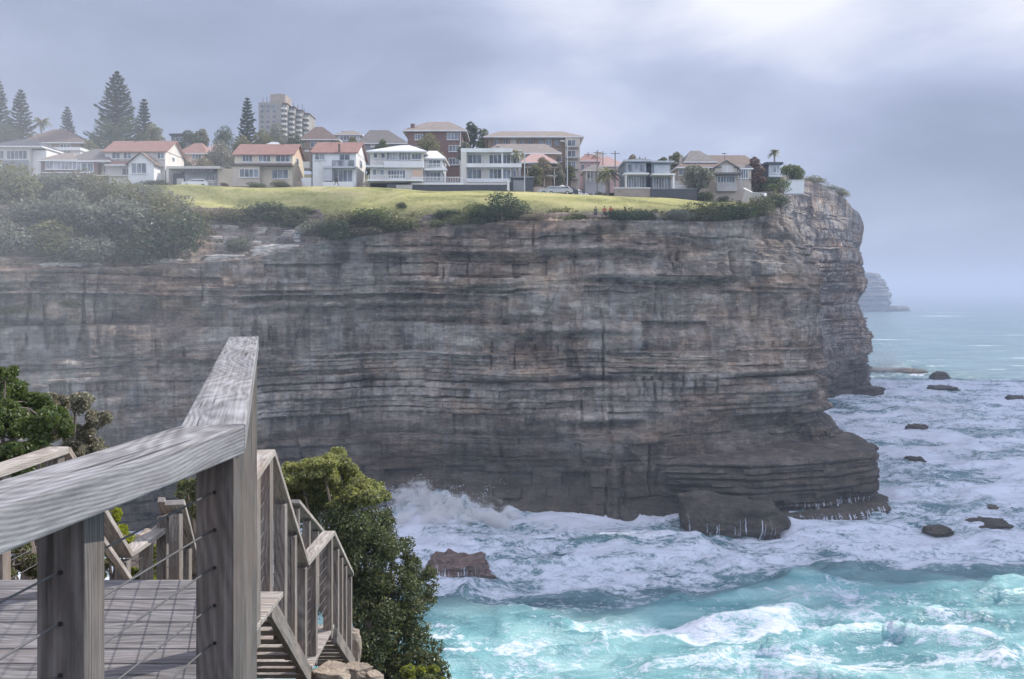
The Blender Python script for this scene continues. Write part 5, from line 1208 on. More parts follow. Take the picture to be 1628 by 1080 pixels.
pole(834, 241, 306, 158, 'pale lamp post in front of the dark garage', 'pale')
pole(902, 226, 306, 160, 'tall pale lamp post beside the parked cars', 'pale')
pole(935, 242, 300, 215, 'power pole on the left of the street before the pink terrace'); pole(949.5, 239, 300, 195, 'power pole in front of the cream chimney')
pole(958.5, 241, 300, 205, 'power pole just right of the cream chimney'); pole(978, 240, 306, 180, 'tallest power pole, before the salmon roof')
pole(1017, 249, 300, 200, 'pole top showing over the left half of the grey duplex'); pole(1026, 250, 300, 210, 'pole top showing over the middle of the grey duplex')

def road():
    ys_ = np.linspace(156.5, 235, 80); rows = []
    for y in ys_:
        xc = 13.5+(y-157)*0.10; w_ = 4.2
        xr = np.linspace(xc-w_, xc+w_, 9); z, _ = land_h(xr, np.full(9, y)); rows.append(np.stack([xr, np.full(9, y), z+0.03], 1))
    o = fast_mesh('road', np.concatenate(rows), grid_quads(80, 9), M['asphalt'], True); tag(o, kind='structure')
road()
def make_car(name, label, mat, van=False, L_=4.3, hgt=1.45):
    r = empty(name, (0, 0, 0), label, 'car', 'cars parked by the street')
    hh = hgt; b = [(-L_/2, .35), (L_/2, .35), (L_/2, .78), (L_*.47, .92), (L_*.26, 1.0)]
    cab = [(L_*.26, 1.0), (L_*.10, hh-.04), (L_*.05, hh), (-L_*.34, hh), (-L_*.44, 1.02), (-L_/2, .95)] if not van else [(L_*.28, 1.0), (L_*.2, hh), (-L_*.47, hh), (-L_/2, .95)]
    MB().prism(b+cab, -0.85, 0.85, 'y').build('body', M[mat], r, bevel=0.06)
    g0 = [(L_*.22, 1.03), (L_*.085, hh-.12), (-L_*.32, hh-.12), (-L_*.40, 1.05)] if not van else [(L_*.25, 1.05), (L_*.19, hh-.2), (-L_*.44, hh-.2), (-L_*.46, 1.05)]
    for s_ in (-1, 1): MB().prism(g0, s_*0.852, s_*0.87, 'y').build('side_window', M['glass'], r)
    x0, z0 = (b+cab)[4]; x1, z1 = cab[1]
    m = MB(); m.add([(x0-.0+.02, -.7, z0+.05), (x0+.02, .7, z0+.05), (x1+.03, .64, z1-.04), (x1+.03, -.64, z1-.04)], [(0, 1, 2, 3)])
    m.build('windscreen', M['glass'], r)
    m = MB(); m.box(-L_*.5-0.015, -L_*.5+0.02-0.02, -.6, .6, 1.02-.0, hh-.25) if van else m.add([(-L_*.5+.03, -.66, 1.0), (-L_*.5+.03, .66, 1.0), (-L_*.36, .6, hh-.06), (-L_*.36, -.6, hh-.06)], [(0, 1, 2, 3)])
    m.build('rear_window', M['glass'], r)
    for sx in (-1, 1):
        for sy in (-1, 1):
            w = MB().tube([(sx*L_*.31, sy*.66, .32), (sx*L_*.31, sy*.88, .32)], .32, 18).build('wheel', M['tyre'], r)
            MB().tube([(sx*L_*.31, sy*.8801, .32), (sx*L_*.31, sy*.895, .32)], .19, 12).build('rim', M['carsilver'], w)
    for sy in (-1, 1):
        MB().box(L_/2-.02, L_/2+.02, sy*.62-.16, sy*.62+.16, .66, .8).build('headlight', M['lamp'], r)
        MB().box(-L_/2-.02, -L_/2+.02, sy*.68-.1, sy*.68+.1, .7, .88).build('tail_light', M['rustcloth'], r)
    return r
cars = [('carwhite', 0), ('carwhite', 1), ('carsilver', 0), ('cardark', 0)]
protos = {}
def put_car(px, py, D, key, rz, label):
    if key not in protos:
        c = protos[key] = make_car('parked_car', label, *{'w': ('carwhite', False), 'v': ('carwhite', True, 4.8, 2.0), 's': ('carsilver', False), 'd': ('cardark', False)}[key])
    else:
        c = copy_tree(protos[key]); c['label'] = label
    p = W(px, py, D); p.z = gz(p.x, p.y)+0.03; c.location = p; c.rotation_euler = (0, 0, rz)
put_car(311, 299, 159.5, 'w', R(188), 'white hatchback parked beside the pergola garage')
put_car(914, 307, 160.5, 'w', R(250), 'white car nearest the lawn, nose towards the viewer')
put_car(926, 301, 171, 'v', R(255), 'white van behind the nearest white car')
put_car(876, 307, 158, 's', R(185), 'silver car parked by the low tan wall')
put_car(899, 308, 158.4, 'd', R(178), 'dark car between the silver car and the white car')
put_car(953, 305, 164, 's', R(75), 'silver car half hidden behind the round bush')
put_car(890, 309, 157.4, 's', R(172), 'silver car closest to the patio umbrella'); put_car(937, 298, 177, 'w', R(252), 'white car third in the line up the street')
put_car(962, 300, 172, 'w', R(78), 'white car on the right kerb behind the palm'); put_car(949, 296, 180, 'd', R(80), 'dark car higher up the street')
shrub(953, 309, 18, 13, 159, 'lf_olive', 'round bush on the verge in front of the silver car', 1, group=None)
shrub(408, 300, 40, 10, 158, 'lf_mid', 'low leafy hedge before the cream house, left part', 0, group='garden hedges along the lawn'); shrub(445, 300, 50, 12, 158, 'lf_olive', 'darker hedge before the cream house, right part', 1, group='garden hedges along the lawn')
shrub(357, 300, 16, 12, 158, 'lf_rust', 'small rust coloured bush beside the garage gate', 0, group='garden hedges along the lawn')
shrub(240, 300, 60, 14, 158.5, 'lf_dark', 'dark garden hedge under the front gable window', 1, group='garden hedges along the lawn')

# patio umbrella by the street
u_ = empty('patio_umbrella', W(894, 305, 163), 'pale patio umbrella standing by the parked cars', 'umbrella'); u_.location.z = gz(u_.location.x, u_.location.y)
MB().tube([(0, 0, 0), (0, 0, 2.3)], 0.04, 6).build('pole', M['white'], u_)
m = MB(); k8 = [(1.4*math.cos(a), 1.4*math.sin(a), 1.95) for a in np.linspace(0, 6.2832, 9)[:-1]]
m.add(k8+[(0, 0, 2.45)], [(i, (i+1) % 8, 8) for i in range(8)]); m.build('canopy', M['white2'], u_)

# retaining wall, leaning slab, pillar
h = HB('retaining_wall', 'weathered grey retaining wall in the scrub below the lawn', 146.5, 675, 364, cat='wall')
h.wall(632, 712, 349, 364, 0, 0.8, 'conc'); h.box('coping', 631, 713, 347.8, 348.9, -0.1, 0.9, 'conc')
for k in range(7): h.box('buttress', 640+k*11, 641.6+k*11, 349.5, 366, -0.3, -0.003, 'conc')
s_ = empty('stone_slab', W(898, 352, 139.5), 'pale leaning slab of rock on the rim, mid cliff', 'rock')
a, b = W(878, 359, 138.2)-s_.location, W(916, 345, 140.2)-s_.location
q = MB().beam(a, b, 1.2, 0.55).build('slab', M['white2'], s_, bevel=0.1)
sp = lumpy_rock('rock_pillar', [(-32.3, 139.3), (-31.3, 139.1), (-31.2, 140.3), (-32.2, 140.5)], gz(-31.8, 139.8)+2.0, gz(-31.8, 139.8)-1.5, 'short pale rock pillar standing on the ledges below the bushes', 'rock', seed=71, rough=0.4, step=.8, mat='conc')

M['ledge'] = m_plain('pale_ledge_rock', (0.47, 0.43, 0.39), 0.4, 1.0, 0.9, (1, 1, 3), 0.1)
def rim_point(px, dist):
    k = (px-CX)/F; Ds = np.linspace(118, 175, 400); zz, dd = land_h(k*Ds, Ds); i = int(np.argmin(np.abs(dd-dist)+(Ds > 172)*99)); return k*Ds[i], Ds[i], zz[i]
for k, (x0, x1, dist, th, lb) in enumerate(((322, 392, 0.2, .8, 'lowest pale rock ledge, left part, above the left cliff'), (398, 506, 0.1, .8, 'long pale rock ledge at the rim below the rock pillar'),
        (350, 466, 2.4, .8, 'thin sunlit ledge one step up from the rim'), (446, 516, 3.0, .8, 'flat pale slab around the foot of the rock pillar'), (318, 372, 4.6, .8, 'narrow ledge under the small olive bush'),
        (404, 470, 5.2, .8, 'upper pale ledge just left of the rock pillar'), (330, 380, 7.2, .8, 'topmost short ledge beside the scrub slope'), (60, 165, 0.1, .7, 'pale rock lip showing under the left bushes'), (222, 304, 0.1, .7, 'pale lip of rock under the darkest bushes'))):
    rr_ = random.Random(k+3); n_ = 8; f_, b_ = [], []
    for i in range(n_+1):
        q = x0+(x1-x0)*i/n_; X_, Y_, z_ = rim_point(q, dist+rr_.uniform(-.4, .5)); f_.append((X_, Y_)); b_.append((X_*1.004, Y_+2.0+rr_.uniform(-.4, .8)))
    zt = rim_point((x0+x1)/2, dist)[2]+0.75
    o = lumpy_rock('rock_ledge', f_+b_[::-1], zt, zt-th-1.1, lb, 'rock ledge', seed=90+k, rough=.2, step=.45, mat='ledge', flat=True, tilt=(rr_.uniform(-.01, .02), 0.02))

from mathutils.bvhtree import BVHTree
def runoff(objs, x0, x1, y0, ztop, n, label, seed):
    vs, fs, b0 = [], [], 0
    for o in objs:
        me = o.data; vs += [o.matrix_world @ v.co for v in me.vertices]; fs += [[b0+i for i in p.vertices] for p in me.polygons]; b0 = len(vs)
    bv = BVHTree.FromPolygons(vs, fs); rr = random.Random(seed); m = MB()
    for k in range(n):
        x = rr.uniform(x0, x1); zt = ztop*rr.uniform(0.25, 1.0); w = rr.uniform(0.015, 0.05)*rr.choice([1, 1, 2.4]); pts = []
        z = zt
        zend = rr.choice([-0.2, -0.2, zt*0.35])
        while z > zend:
            x += rr.uniform(-.04, .04); h = bv.ray_cast(Vector((x, y0, z)), Vector((0, 1, 0)))
            if h[0] is None: break
            pts.append(h[0]+Vector((0, -0.07, 0))); z -= 0.22
        for i in range(len(pts)-1):
            a, b = pts[i], pts[i+1]
            if abs(a.y-b.y) > 1.3: continue
            wa = w*(0.5+0.8*i/len(pts)); wb = w*(0.5+0.8*(i+1)/len(pts))
            m.add([a-Vector((wa, 0, 0)), a+Vector((wa, 0, 0)), b+Vector((wb, 0, 0)), b-Vector((wb, 0, 0))], [(0, 1, 2, 3)])
    o = m.build('water_runoff', M['foamwhite']); tag(o, label, 'running water', kind='stuff')
M['foamwhite'] = m_plain('white_water', (0.42, 0.45, 0.52), 0.35, 2.5, 0.5)
runoff([sh3, sh], 40, 55, 110, 2.3, 60, 'white water streaming off the low apron of rock', 1)
runoff([bo1], 14, 34, 105, 3.2, 42, 'threads of white water running down the big squarish boulder', 2)
runoff([bo2], -10, -1, 90, 2.3, 46, 'white water streaming down the wet reddish boulder', 3)

def mist():  # added volume that washes out the left cliff with a pale veil
    nu, nv = 32, 16
    uu, vv = np.meshgrid(np.linspace(0, 2*np.pi, nu), np.linspace(0, np.pi, nv)); D3 = np.stack([np.cos(uu)*np.sin(vv), np.sin(uu)*np.sin(vv), np.cos(vv)], -1).reshape(-1, 3)
    m = bpy.data.materials.new('haze_veil'); m.use_nodes = True; N = m.node_tree.nodes; N.clear(); o_ = N.new('ShaderNodeOutputMaterial'); pv = N.new('ShaderNodeVolumePrincipled')
    pv.inputs['Color'].default_value = (0.96, 0.97, 1, 1); tc = N.new('ShaderNodeTexCoord'); ln = N.new('ShaderNodeVectorMath'); ln.operation = 'LENGTH'; m.node_tree.links.new(tc.outputs['Object'], ln.inputs[0])
    mr = N.new('ShaderNodeMapRange'); mr.interpolation_type = 'SMOOTHSTEP'; m.node_tree.links.new(ln.outputs['Value'], mr.inputs[0]); mr.inputs[1].default_value = 1.0; mr.inputs[2].default_value = 0.15; mr.inputs[3].default_value = 0; mr.inputs[4].default_value = 0.0036; m.node_tree.links.new(mr.outputs[0], pv.inputs['Density']); m.node_tree.links.new(pv.outputs[0], o_.inputs['Volume'])
    o = fast_mesh('haze_veil', D3, grid_quads(nv, nu)[:, ::-1].copy(), m, True); o.location = (-90, 112, 40); o.scale = (84, 66, 56)
    tag(o, 'added thin veil of haze over the cove and the left cliff', 'mist', kind='stuff')
mist()
def spray(px, py, D, wx, wz, wy, dens, label, seed, sc_=0.35):
    c = W(px, py, D); nu, nv = 32, 16
    uu, vv = np.meshgrid(np.linspace(0, 2*np.pi, nu), np.linspace(0, np.pi, nv)); D3 = np.stack([np.cos(uu)*np.sin(vv), np.sin(uu)*np.sin(vv), np.cos(vv)], -1).reshape(-1, 3)
    m = bpy.data.materials.new('surf_spray'); m.use_nodes = True; N = m.node_tree.nodes; L = m.node_tree.links; N.clear()
    o_ = N.new('ShaderNodeOutputMaterial'); pv = N.new('ShaderNodeVolumePrincipled'); L.new(pv.outputs[0], o_.inputs['Volume'])
    tc = N.new('ShaderNodeTexCoord'); ln = N.new('ShaderNodeVectorMath'); ln.operation = 'LENGTH'; L.new(tc.outputs['Object'], ln.inputs[0])
    mp = N.new('ShaderNodeMapping'); mp.inputs['Scale'].default_value = (wx*sc_, wy*sc_, wz*sc_); mp.inputs['Location'].default_value = (seed, seed*2, 0); L.new(tc.outputs['Object'], mp.inputs[0])
    n = nnoise(N, L, mp.outputs[0], 1.0, 8, 0.78, 1.2)
    f = mth(N, L, 'SUBTRACT', mth(N, L, 'MULTIPLY', mth(N, L, 'SUBTRACT', n, 0.40), 6.0), mth(N, L, 'POWER', ln.outputs['Value'], 1.8))
    L.new(mth(N, L, 'MULTIPLY', mth(N, L, 'MAXIMUM', f, 0.0), dens), pv.inputs['Density']); pv.inputs['Color'].default_value = (0.995, 0.997, 1, 1)
    o = fast_mesh('sea_spray', D3, grid_quads(nv, nu)[:, ::-1].copy(), m, True); o.location = c; o.scale = (wx, wy, wz)
    tag(o, label, 'sea spray', kind='stuff')
def droplets(name, pts, n, label, seed):
    rng = np.random.RandomState(seed); Ps = []
    for (px, py, D, vx, vz, m_, sp) in pts:
        c = np.array(W(px, py, D)); t = rng.rand(int(n*m_))**0.7*1.5; v = rng.normal(size=(len(t), 3))*sp+np.array([vx, -0.5, vz]); st = rng.randint(0, 26, len(t)); jv = rng.normal(size=(26, 3))*sp*1.6
        p = c+(v*0.45+jv[st])*t[:, None]; p[:, 2] -= 0.5*5.5*t*t; Ps.append(p[p[:, 2] > 0.1])
    P = np.concatenate(Ps); m_ = len(P); a = rng.normal(size=(m_, 3)); a /= np.linalg.norm(a, axis=1)[:, None]; b = np.cross(a, rng.normal(size=(m_, 3))); b /= np.linalg.norm(b, axis=1)[:, None]
    s_ = (0.02+0.06*rng.rand(m_)**2)[:, None]
    V = np.stack([P-a*s_, P-b*s_, P+a*s_, P+b*s_], 1).reshape(-1, 3)
    o = fast_mesh(name, V, np.arange(4*m_).reshape(m_, 4), M['white_drop']); tag(o, label, 'sea spray', kind='stuff')
M['white_drop'] = m_plain('spray_drops', (0.85, 0.87, 0.92), 0.03, 1.0, 0.6)
droplets('spray_drops', [(652, 815, 134, 2.5, 5.5, 1.0, 1.7), (690, 825, 133, 3.0, 3.8, .8, 1.6), (730, 835, 132, 2.5, 3.0, .7, 1.5), (775, 850, 131, 2.0, 2.4, .5, 1.3), (640, 800, 135, 1.5, 6.0, .6, 1.2)], 16000, 'flying drops and ragged streaks thrown up where the wave hits the cliff foot', 8)
spray(722, 838, 130, 10.5, 5.0, 4, 3.0, 'burst of white surf climbing the cliff foot beside the tall bush', 3)
spray(665, 806, 133, 4.4, 4.2, 3, 3.0, 'tallest plume of surf against the dark cliff base', 5)
spray(880, 845, 127, 8, 2.0, 3, 1.2, 'low band of surf mist along the middle of the cliff base', 6)
spray(1408, 580, 300, 8, 8, 8, 0.12, 'puff of spray off the outer cliff', 7, 0.12)
spray(1500, 655, 225, 12, 4.5, 8, 0.10, 'thin mist drifting over the foam beyond the shelf', 8, 0.12)

# ------------------------------------------------------------------ people (small in the photo)
def person(px, py, D, label, top, legs, pose, rz, kneel=False):
    r = empty('person', (0, 0, 0), label, 'person', 'people on the headland'); p = W(px, py, D); p.z = gz(p.x, p.y)+0.02; r.location = p; r.rotation_euler = (0, 0, rz)
    sw, arm = pose
    J = {'pel': (0, 0, .95), 'wai': (0, 0, 1.1), 'che': (0, -.02, 1.35), 'nek': (0, -.01, 1.5), 'hed': (0, -.04, 1.62), 'top': (0, -.02, 1.72)}
    Ed = [('pel', 'wai'), ('wai', 'che'), ('che', 'nek'), ('nek', 'hed'), ('hed', 'top')]
    Rd = {'pel': .15, 'wai': .13, 'che': .16, 'nek': .06, 'hed': .105, 'top': .06}
    for s, n in ((-1, 'l'), (1, 'r')):
        f = s*sw
        J[n+'hip'] = (s*.10, 0, .90); J[n+'kne'] = (s*.11, -f*.9-.03, .48); J[n+'ank'] = (s*.11, -f*1.6+(.08 if f < 0 else 0), .09); J[n+'toe'] = (s*.12, -f*1.6-.17, .04)
        J[n+'sho'] = (s*.19, 0, 1.43); J[n+'elb'] = (s*.25, f*arm*.8, 1.14); J[n+'wri'] = (s*.24, f*arm*1.4-.08, .90); J[n+'plm'] = (s*.24, f*arm*1.5-.10, .83)
        Ed += [('pel', n+'hip'), (n+'hip', n+'kne'), (n+'kne', n+'ank'), (n+'ank', n+'toe'), ('che', n+'sho'), (n+'sho', n+'elb'), (n+'elb', n+'wri'), (n+'wri', n+'plm')]
        Rd.update({n+'hip': .095, n+'kne': .06, n+'ank': .042, n+'toe': .035, n+'sho': .065, n+'elb': .042, n+'wri': .028, n+'plm': .034})
        b = Vector(J[n+'plm'])
        for k in range(4):
            J[n+'f%d' % k] = tuple(b+Vector((0, -.03+.02*k, -.075-.012*(k in (1, 2))))); Ed.append((n+'plm', n+'f%d' % k)); Rd[n+'f%d' % k] = .009
        J[n+'th'] = tuple(b+Vector((-s*.02, -.055, -.02))); Ed.append((n+'plm', n+'th')); Rd[n+'th'] = .010
    def skin(nm, keys, grow, mat):
        ks = [k for k in J if keys is None or k in keys]; me = bpy.data.meshes.new(nm)
        me.from_pydata([J[k] for k in ks], [(ks.index(a), ks.index(b)) for a, b in Ed if a in ks and b in ks], [])
        o = bpy.data.objects.new(nm, me); col.objects.link(o); o.parent = r; me.materials.append(M[mat])
        o.modifiers.new('skin', 'SKIN'); sv = me.skin_vertices[0] if me.skin_vertices else None
        if sv is None:
            return o
        for i, k in enumerate(ks):
            g = Rd[k]+grow; sv.data[i].radius = (g*(1.15 if k in ('che', 'pel', 'wai') else 1), g*(.8 if k in ('che', 'pel', 'wai') else 1))
        sv.data[0].use_root = True
        s2 = o.modifiers.new('sub', 'SUBSURF'); s2.levels = s2.render_levels = 1
        return o
    def ensure(nm, keys, grow, mat):
        return skin(nm, keys, grow, mat)
    ensure('body', None, 0, 'skin')
    ensure('jacket', {'pel', 'wai', 'che', 'lsho', 'rsho', 'lelb', 'relb', 'lwri', 'rwri'}, .022, top)
    ensure('trousers', {'pel', 'lhip', 'rhip', 'lkne', 'rkne', 'lank', 'rank'}, .02, legs)
    MB().tube([(0, .02, 1.62), (0, .0, 1.70), (0, -.01, 1.78)], [.11, .115, .05], 10).build('hair', M['hair'], r, True)
    for s in (-1, 1): MB().tube([(s*.035, -.145, 1.645), (s*.035, -.155, 1.645)], .012, 6).build('eye', M['dark_hole'], r)
    MB().prism([(-.14, 1.63), (-.175, 1.595), (-.14, 1.59)], -.014, .014, 'x').build('nose', M['skin'], r)
person(535, 318, 154.5, 'lone person in dark clothes walking across the lawn', 'darkcloth', 'darkcloth', (.22, 1), R(-80))
person(947, 349, 139.2, 'person in olive clothing, left of the three at the cliff rim', 'greencloth', 'bluecloth', (.04, .2), R(20))
person(961, 349, 139.4, 'person in a rust red jacket, middle of the three at the cliff rim', 'rustcloth', 'darkcloth', (.05, .3), R(-15))
person(971, 349, 139.5, 'slimmer person in a red top, right of the three at the cliff rim', 'rustcloth', 'bluecloth', (.08, .3), R(160))

# ------------------------------------------------------------------ foreground: boardwalk, railings, stairs
def beam_obj(name, a, b, w, h_, mat, parent=None, s0=0.0, s1=0.0, bevel=0.004, up=(0, 0, 1), roll=None):
    """timber with its own x axis along the grain; w across (local y), h up (local z); s0,s1 skew the end cuts"""
    a = Vector(a); b = Vector(b); d = (b-a); L_ = d.length; d.normalize(); u = Vector(up)
    if abs(d.dot(u)) > 0.95: u = Vector((0, 1, 0)) if roll is None else Vector(roll)
    y = u.cross(d).normalized(); z = d.cross(y).normalized()
    m = MB(); hw, hh = w/2, h_/2; seg = max(1, int(L_/0.25)); vs = []; fs = []
    for i in range(seg+1):
        t = i/seg
        for (yy, zz) in ((-hw, -hh), (hw, -hh), (hw, hh), (-hw, hh)):
            sk = (s0 if i == 0 else s1 if i == seg else 0)*yy
            vs.append((t*L_+sk, yy, zz))
    for i in range(seg):
        for k in range(4): fs.append((i*4+k, i*4+(k+1) % 4, (i+1)*4+(k+1) % 4, (i+1)*4+k))
    fs.append((0, 3, 2, 1)); fs.append(tuple(seg*4+k for k in range(4)))
    m.add(vs, fs); o = m.build(name, M[mat], None, bevel=bevel)
    mt = Matrix((( d.x, y.x, z.x, a.x), (d.y, y.y, z.y, a.y), (d.z, y.z, z.z, a.z), (0, 0, 0, 1)))
    if parent: o.parent = parent; mt = Matrix.Translation(-parent.location) @ mt
    o.matrix_local = mt
    return o
def rel(x, y, z): return Vector((x, y, H+z))
# main railing: a near run and a run leading away, meeting in a mitre
near = empty('boardwalk_railing', rel(-0.7, 2.1, -1.35), 'big weathered handrail with cable infill closest to the viewer', 'railing')
C_out = rel(-0.622, 2.2, -0.312); L_out = rel(-0.895, 0.55, -0.335); A_out = rel(-1.297, 4.83, -0.232)
def offs(p, d, w): n = Vector((-d.y, d.x, 0)).normalized(); return p+n*w
dn = (C_out-L_out).normalized(); da = (A_out-C_out).normalized(); RW = 0.145; RH = 0.068
ang = math.atan2(da.y, da.x)-math.atan2(dn.y, dn.x); sk = math.tan(ang/2)
# centre lines lie half a board to the left of the outer edge
nL = Vector((-dn.y, dn.x, 0)).normalized(); nA = Vector((-da.y, da.x, 0)).normalized()
Cc = C_out+(nL+nA).normalized()*(RW/2)/math.cos(ang/2)-Vector((0, 0, RH/2))
beam_obj('handrail', L_out+nL*RW/2-Vector((0, 0, RH/2)), Cc, RW, RH, 'wood', near, 0, -sk, 0.005)
beam_obj('handrail', Cc+da*0.002, A_out+nA*RW/2-Vector((0, 0, RH/2)), RW, RH, 'wood', near, -sk, 0, 0.005)
def post(parent, p, bot, w=0.09, mat='post', holes=(), d=None, top=None):
    beam_obj('post', (p.x, p.y, bot), (p.x, p.y, p.z), w, d or w, mat, parent, bevel=0.003, roll=(0, 1, 0))
def holes(parent, p, zs, w=0.09):
    for z in zs:
        o = MB().tube([(p.x, p.y-w/2-0.0015, z), (p.x, p.y-w/2+0.02, z)], 0.0045, 12).build('cable_hole', M['dark_hole'], parent)  # dark plug stands in for the shade inside an open cable hole
        o.location = -parent.location
zr = H-0.312-RH
pA = rel(-0.845+0.005, 1.72, 0); pA.z = zr-0.012
pB = rel(-0.71, 2.245, 0); pB.z = zr-0.001
# post heads follow the photo: A under the near run, B under the mitre, one at the far end of the away run
pAx = Vector(((95-CX)/F*1.67, 1.67+0.045, zr-0.02)); pBx = Vector(((341-CX)/F*2.2, 2.2+0.045, zr))
post(near, pAx, H-1.9, 0.085); post(near, pBx, H-1.9, 0.088)
pC = A_out+nA*0.062-da*0.06; pC.z = H-0.236-RH; post(near, pC, H-2.2, 0.09)
pM = rel(-0.86, 2.98, -0.29-RH); pM = Vector((C_out.x+da.x*0.34, C_out.y+da.y*0.34, zr+0.005))+nA*0.058
post(near, Vector((pM.x, pM.y, zr)), H-1.9, 0.088)
pM2 = C_out+da*1.45+nA*0.062; post(near, Vector((pM2.x, pM2.y, H-0.28-RH)), H-1.9, 0.088)
zA = [H-(y-HY)/F*1.67 for y in (911, 993, 1074)]; stepz = (zA[0]-zA[1]); zA = [zA[0]-stepz*k for k in range(9)]
zB = [H-(y-HY)/F*2.2 for y in (783, 843, 903, 963, 1022, 1080)]; sb = (zB[0]-zB[1]); zB = [zB[0]-sb*k for k in range(9)]
holes(near, pAx, zA, 0.085); holes(near, pBx, zB, 0.088)
holes(near, pBx+Vector((0.004, 0, 0)), [], 0.09)
for k in range(9):
    a = Vector((pAx.x, pAx.y, zA[k])); b = Vector((pBx.x, pBx.y, zB[k])); dd = (b-a)
    pts = [a-dd*2.0, a, b]
    o = MB().tube(pts, 0.0022, 6).build('cable', M['cable'], near, True); o.location = -near.location
    o = MB().tube([b+nA*0.02, Vector((pM.x, pM.y, zB[k])), Vector((pM2.x, pM2.y, zB[k])), Vector((pC.x, pC.y, zB[k]+0.03))], 0.0022, 6).build('cable', M['cable'], near, True); o.location = -near.location
# end post trim seen edge on

# deck
deck = empty('boardwalk_deck', rel(-2.5, 3.4, -1.37), 'grey plank deck of the boardwalk landing behind the big handrail', 'deck')
y = 1.0; k = 0
while y < 4.42:
    xr = -0.70-0.273*max(0, y-2.2)
    b_ = beam_obj('plank', rel(-5.2, y+0.068, -1.37+random.uniform(-.002, .002)), rel(xr, y+0.068, -1.37), 0.131, 0.036, 'deckwood', deck, bevel=0.004)
    y += 0.143; k += 1
beam_obj('edge_joist', rel(-5.2, 4.46, -1.47), rel(-1.32, 4.46, -1.47), 0.045, 0.16, 'post', deck)
beam_obj('side_joist', rel(-0.74, 2.2, -1.48), rel(-1.32, 4.4, -1.48), 0.045, 0.16, 'post', deck)
for x_, y_ in ((-1.3, 4.2), (-3.0, 4.2), (-4.9, 4.2), (-0.9, 1.8), (-3, 1.8), (-4.9, 1.8)): beam_obj('stump', rel(x_, y_, -2.8), rel(x_, y_, -1.392), 0.1, 0.1, 'post', deck)
# the landing the viewer stands on
vd = empty('viewing_landing', rel(0.3, 0, -1.62), 'small plank landing under the viewer beside the big handrail', 'deck')
for k in range(18): beam_obj('plank', rel(-0.55, -1.6+k*0.145, -1.62), rel(1.3, -1.6+k*0.145, -1.62), 0.138, 0.036, 'deckwood', vd)

# stairs running down and away
def treads(st, n, y0, z0, y1, z1, xl0, xr0, xl1, xr1):
    for i in range(n):
        t = (i+0.5)/n; yy = y0+(y1-y0)*t; zz = z0+(z1-z0)*(i+1)/n
        beam_obj('tread', rel(xl0+(xl1-xl0)*t, yy, zz), rel(xr0+(xr1-xr0)*t, yy, zz), (y1-y0)/n*0.80, 0.04, 'stairwood', st)
    for xa, xb in ((xl0, xl1), (xr0, xr1)): beam_obj('stringer', rel(xa, y0, z0-0.10), rel(xb, y1, z1-0.10), 0.045, 0.15, 'stairpost', st)
s1 = empty('timber_stair', rel(-2.3, 6, -2.3), 'short upper flight of timber steps leading off the landing', 'stairs')
treads(s1, 4, 4.5, -1.37, 5.6, -2.1, -3.0, -1.62, -3.0, -1.68)
for k in range(7): beam_obj('landing_plank', rel(-3.0, 5.68+k*0.143, -2.12), rel(-1.6, 5.68+k*0.143, -2.12), 0.136, 0.036, 'stairwood', s1)
s2 = empty('timber_stair', rel(-2.4, 8, -3.0), 'long middle flight of timber steps right of the big post', 'stairs')
treads(s2, 9, 6.7, -2.14, 9.1, -3.62, -3.0, -1.72, -3.1, -1.96)
for k in range(8): beam_obj('landing_plank', rel(-3.1, 9.18+k*0.143, -3.64), rel(-1.93, 9.18+k*0.143, -3.64), 0.136, 0.036, 'stairwood', s2)
s3 = empty('timber_stair', rel(-2.4, 11.3, -4.2), 'lowest flight of timber steps disappearing behind the bush', 'stairs')
treads(s3, 8, 10.3, -3.66, 12.5, -4.85, -3.1, -1.93, -3.3, -2.1)

def railing(name, label, pts, posts, group='railings down the stairs', w=0.13, hh=0.045, ncab=8, mat='stairwood', pw=0.09, ph=1.0, cab=True):
    """pts: handrail centre line (x, y, z under the eye); posts: list of (segment, t) or (x,y,ztop,zbot)"""
    P = [rel(*p) for p in pts]; r = empty(name, P[0]-Vector((0, 0, 1)), label, 'railing', group)
    for a, b in zip(P[:-1], P[1:]):
        d = (b-a).normalized(); beam_obj('handrail', a+d*0.004, b-d*0.004, w, hh, mat, r)
    tops = []
    for sg, t in posts:
        a, b = P[sg], P[sg+1]; q = a+(b-a)*t; tops.append(q)
        slope = abs((b-a).z)/max(0.01, Vector(((b-a).x, (b-a).y, 0)).length)
        beam_obj('post', (q.x, q.y, q.z-ph-0.12), (q.x, q.y, q.z-hh/2-0.004-slope*pw*0.55), pw, pw, 'stairpost', r, bevel=0.003, roll=(0, 1, 0))
    if cab:
        for k in range(ncab):
            dz = 0.12+k*(0.84/ncab); o = MB().tube([p-Vector((0, 0, dz)) for p in P], 0.0026, 5).build('cable', M['cable'], r); o.location = -r.location
    return r
railing('stair_railing', 'right hand stair railing stepping down past the big post', [(-1.62, 5.75, -1.14), (-1.76, 6.75, -1.155), (-2.0, 9.0, -2.60), (-1.97, 10.15, -2.60), (-2.16, 12.5, -3.75)],
        [(0, 0.25), (0, .96), (1, .33), (1, .62), (1, .97), (2, .35), (2, .97), (3, .25), (3, .45), (3, .66), (3, .96)])
railing('stair_railing', 'left hand stair railing stepping down beyond the deck edge', [(-2.87, 4.7, -1.00), (-2.88, 6.0, -1.01), (-3.08, 7.5, -2.10), (-3.1, 8.44, -2.10), (-3.33, 10.0, -3.0)],
        [(0, .05), (0, .45), (0, .95), (1, .45), (1, .97), (2, .5), (2, .97), (3, .5), (3, .97)])
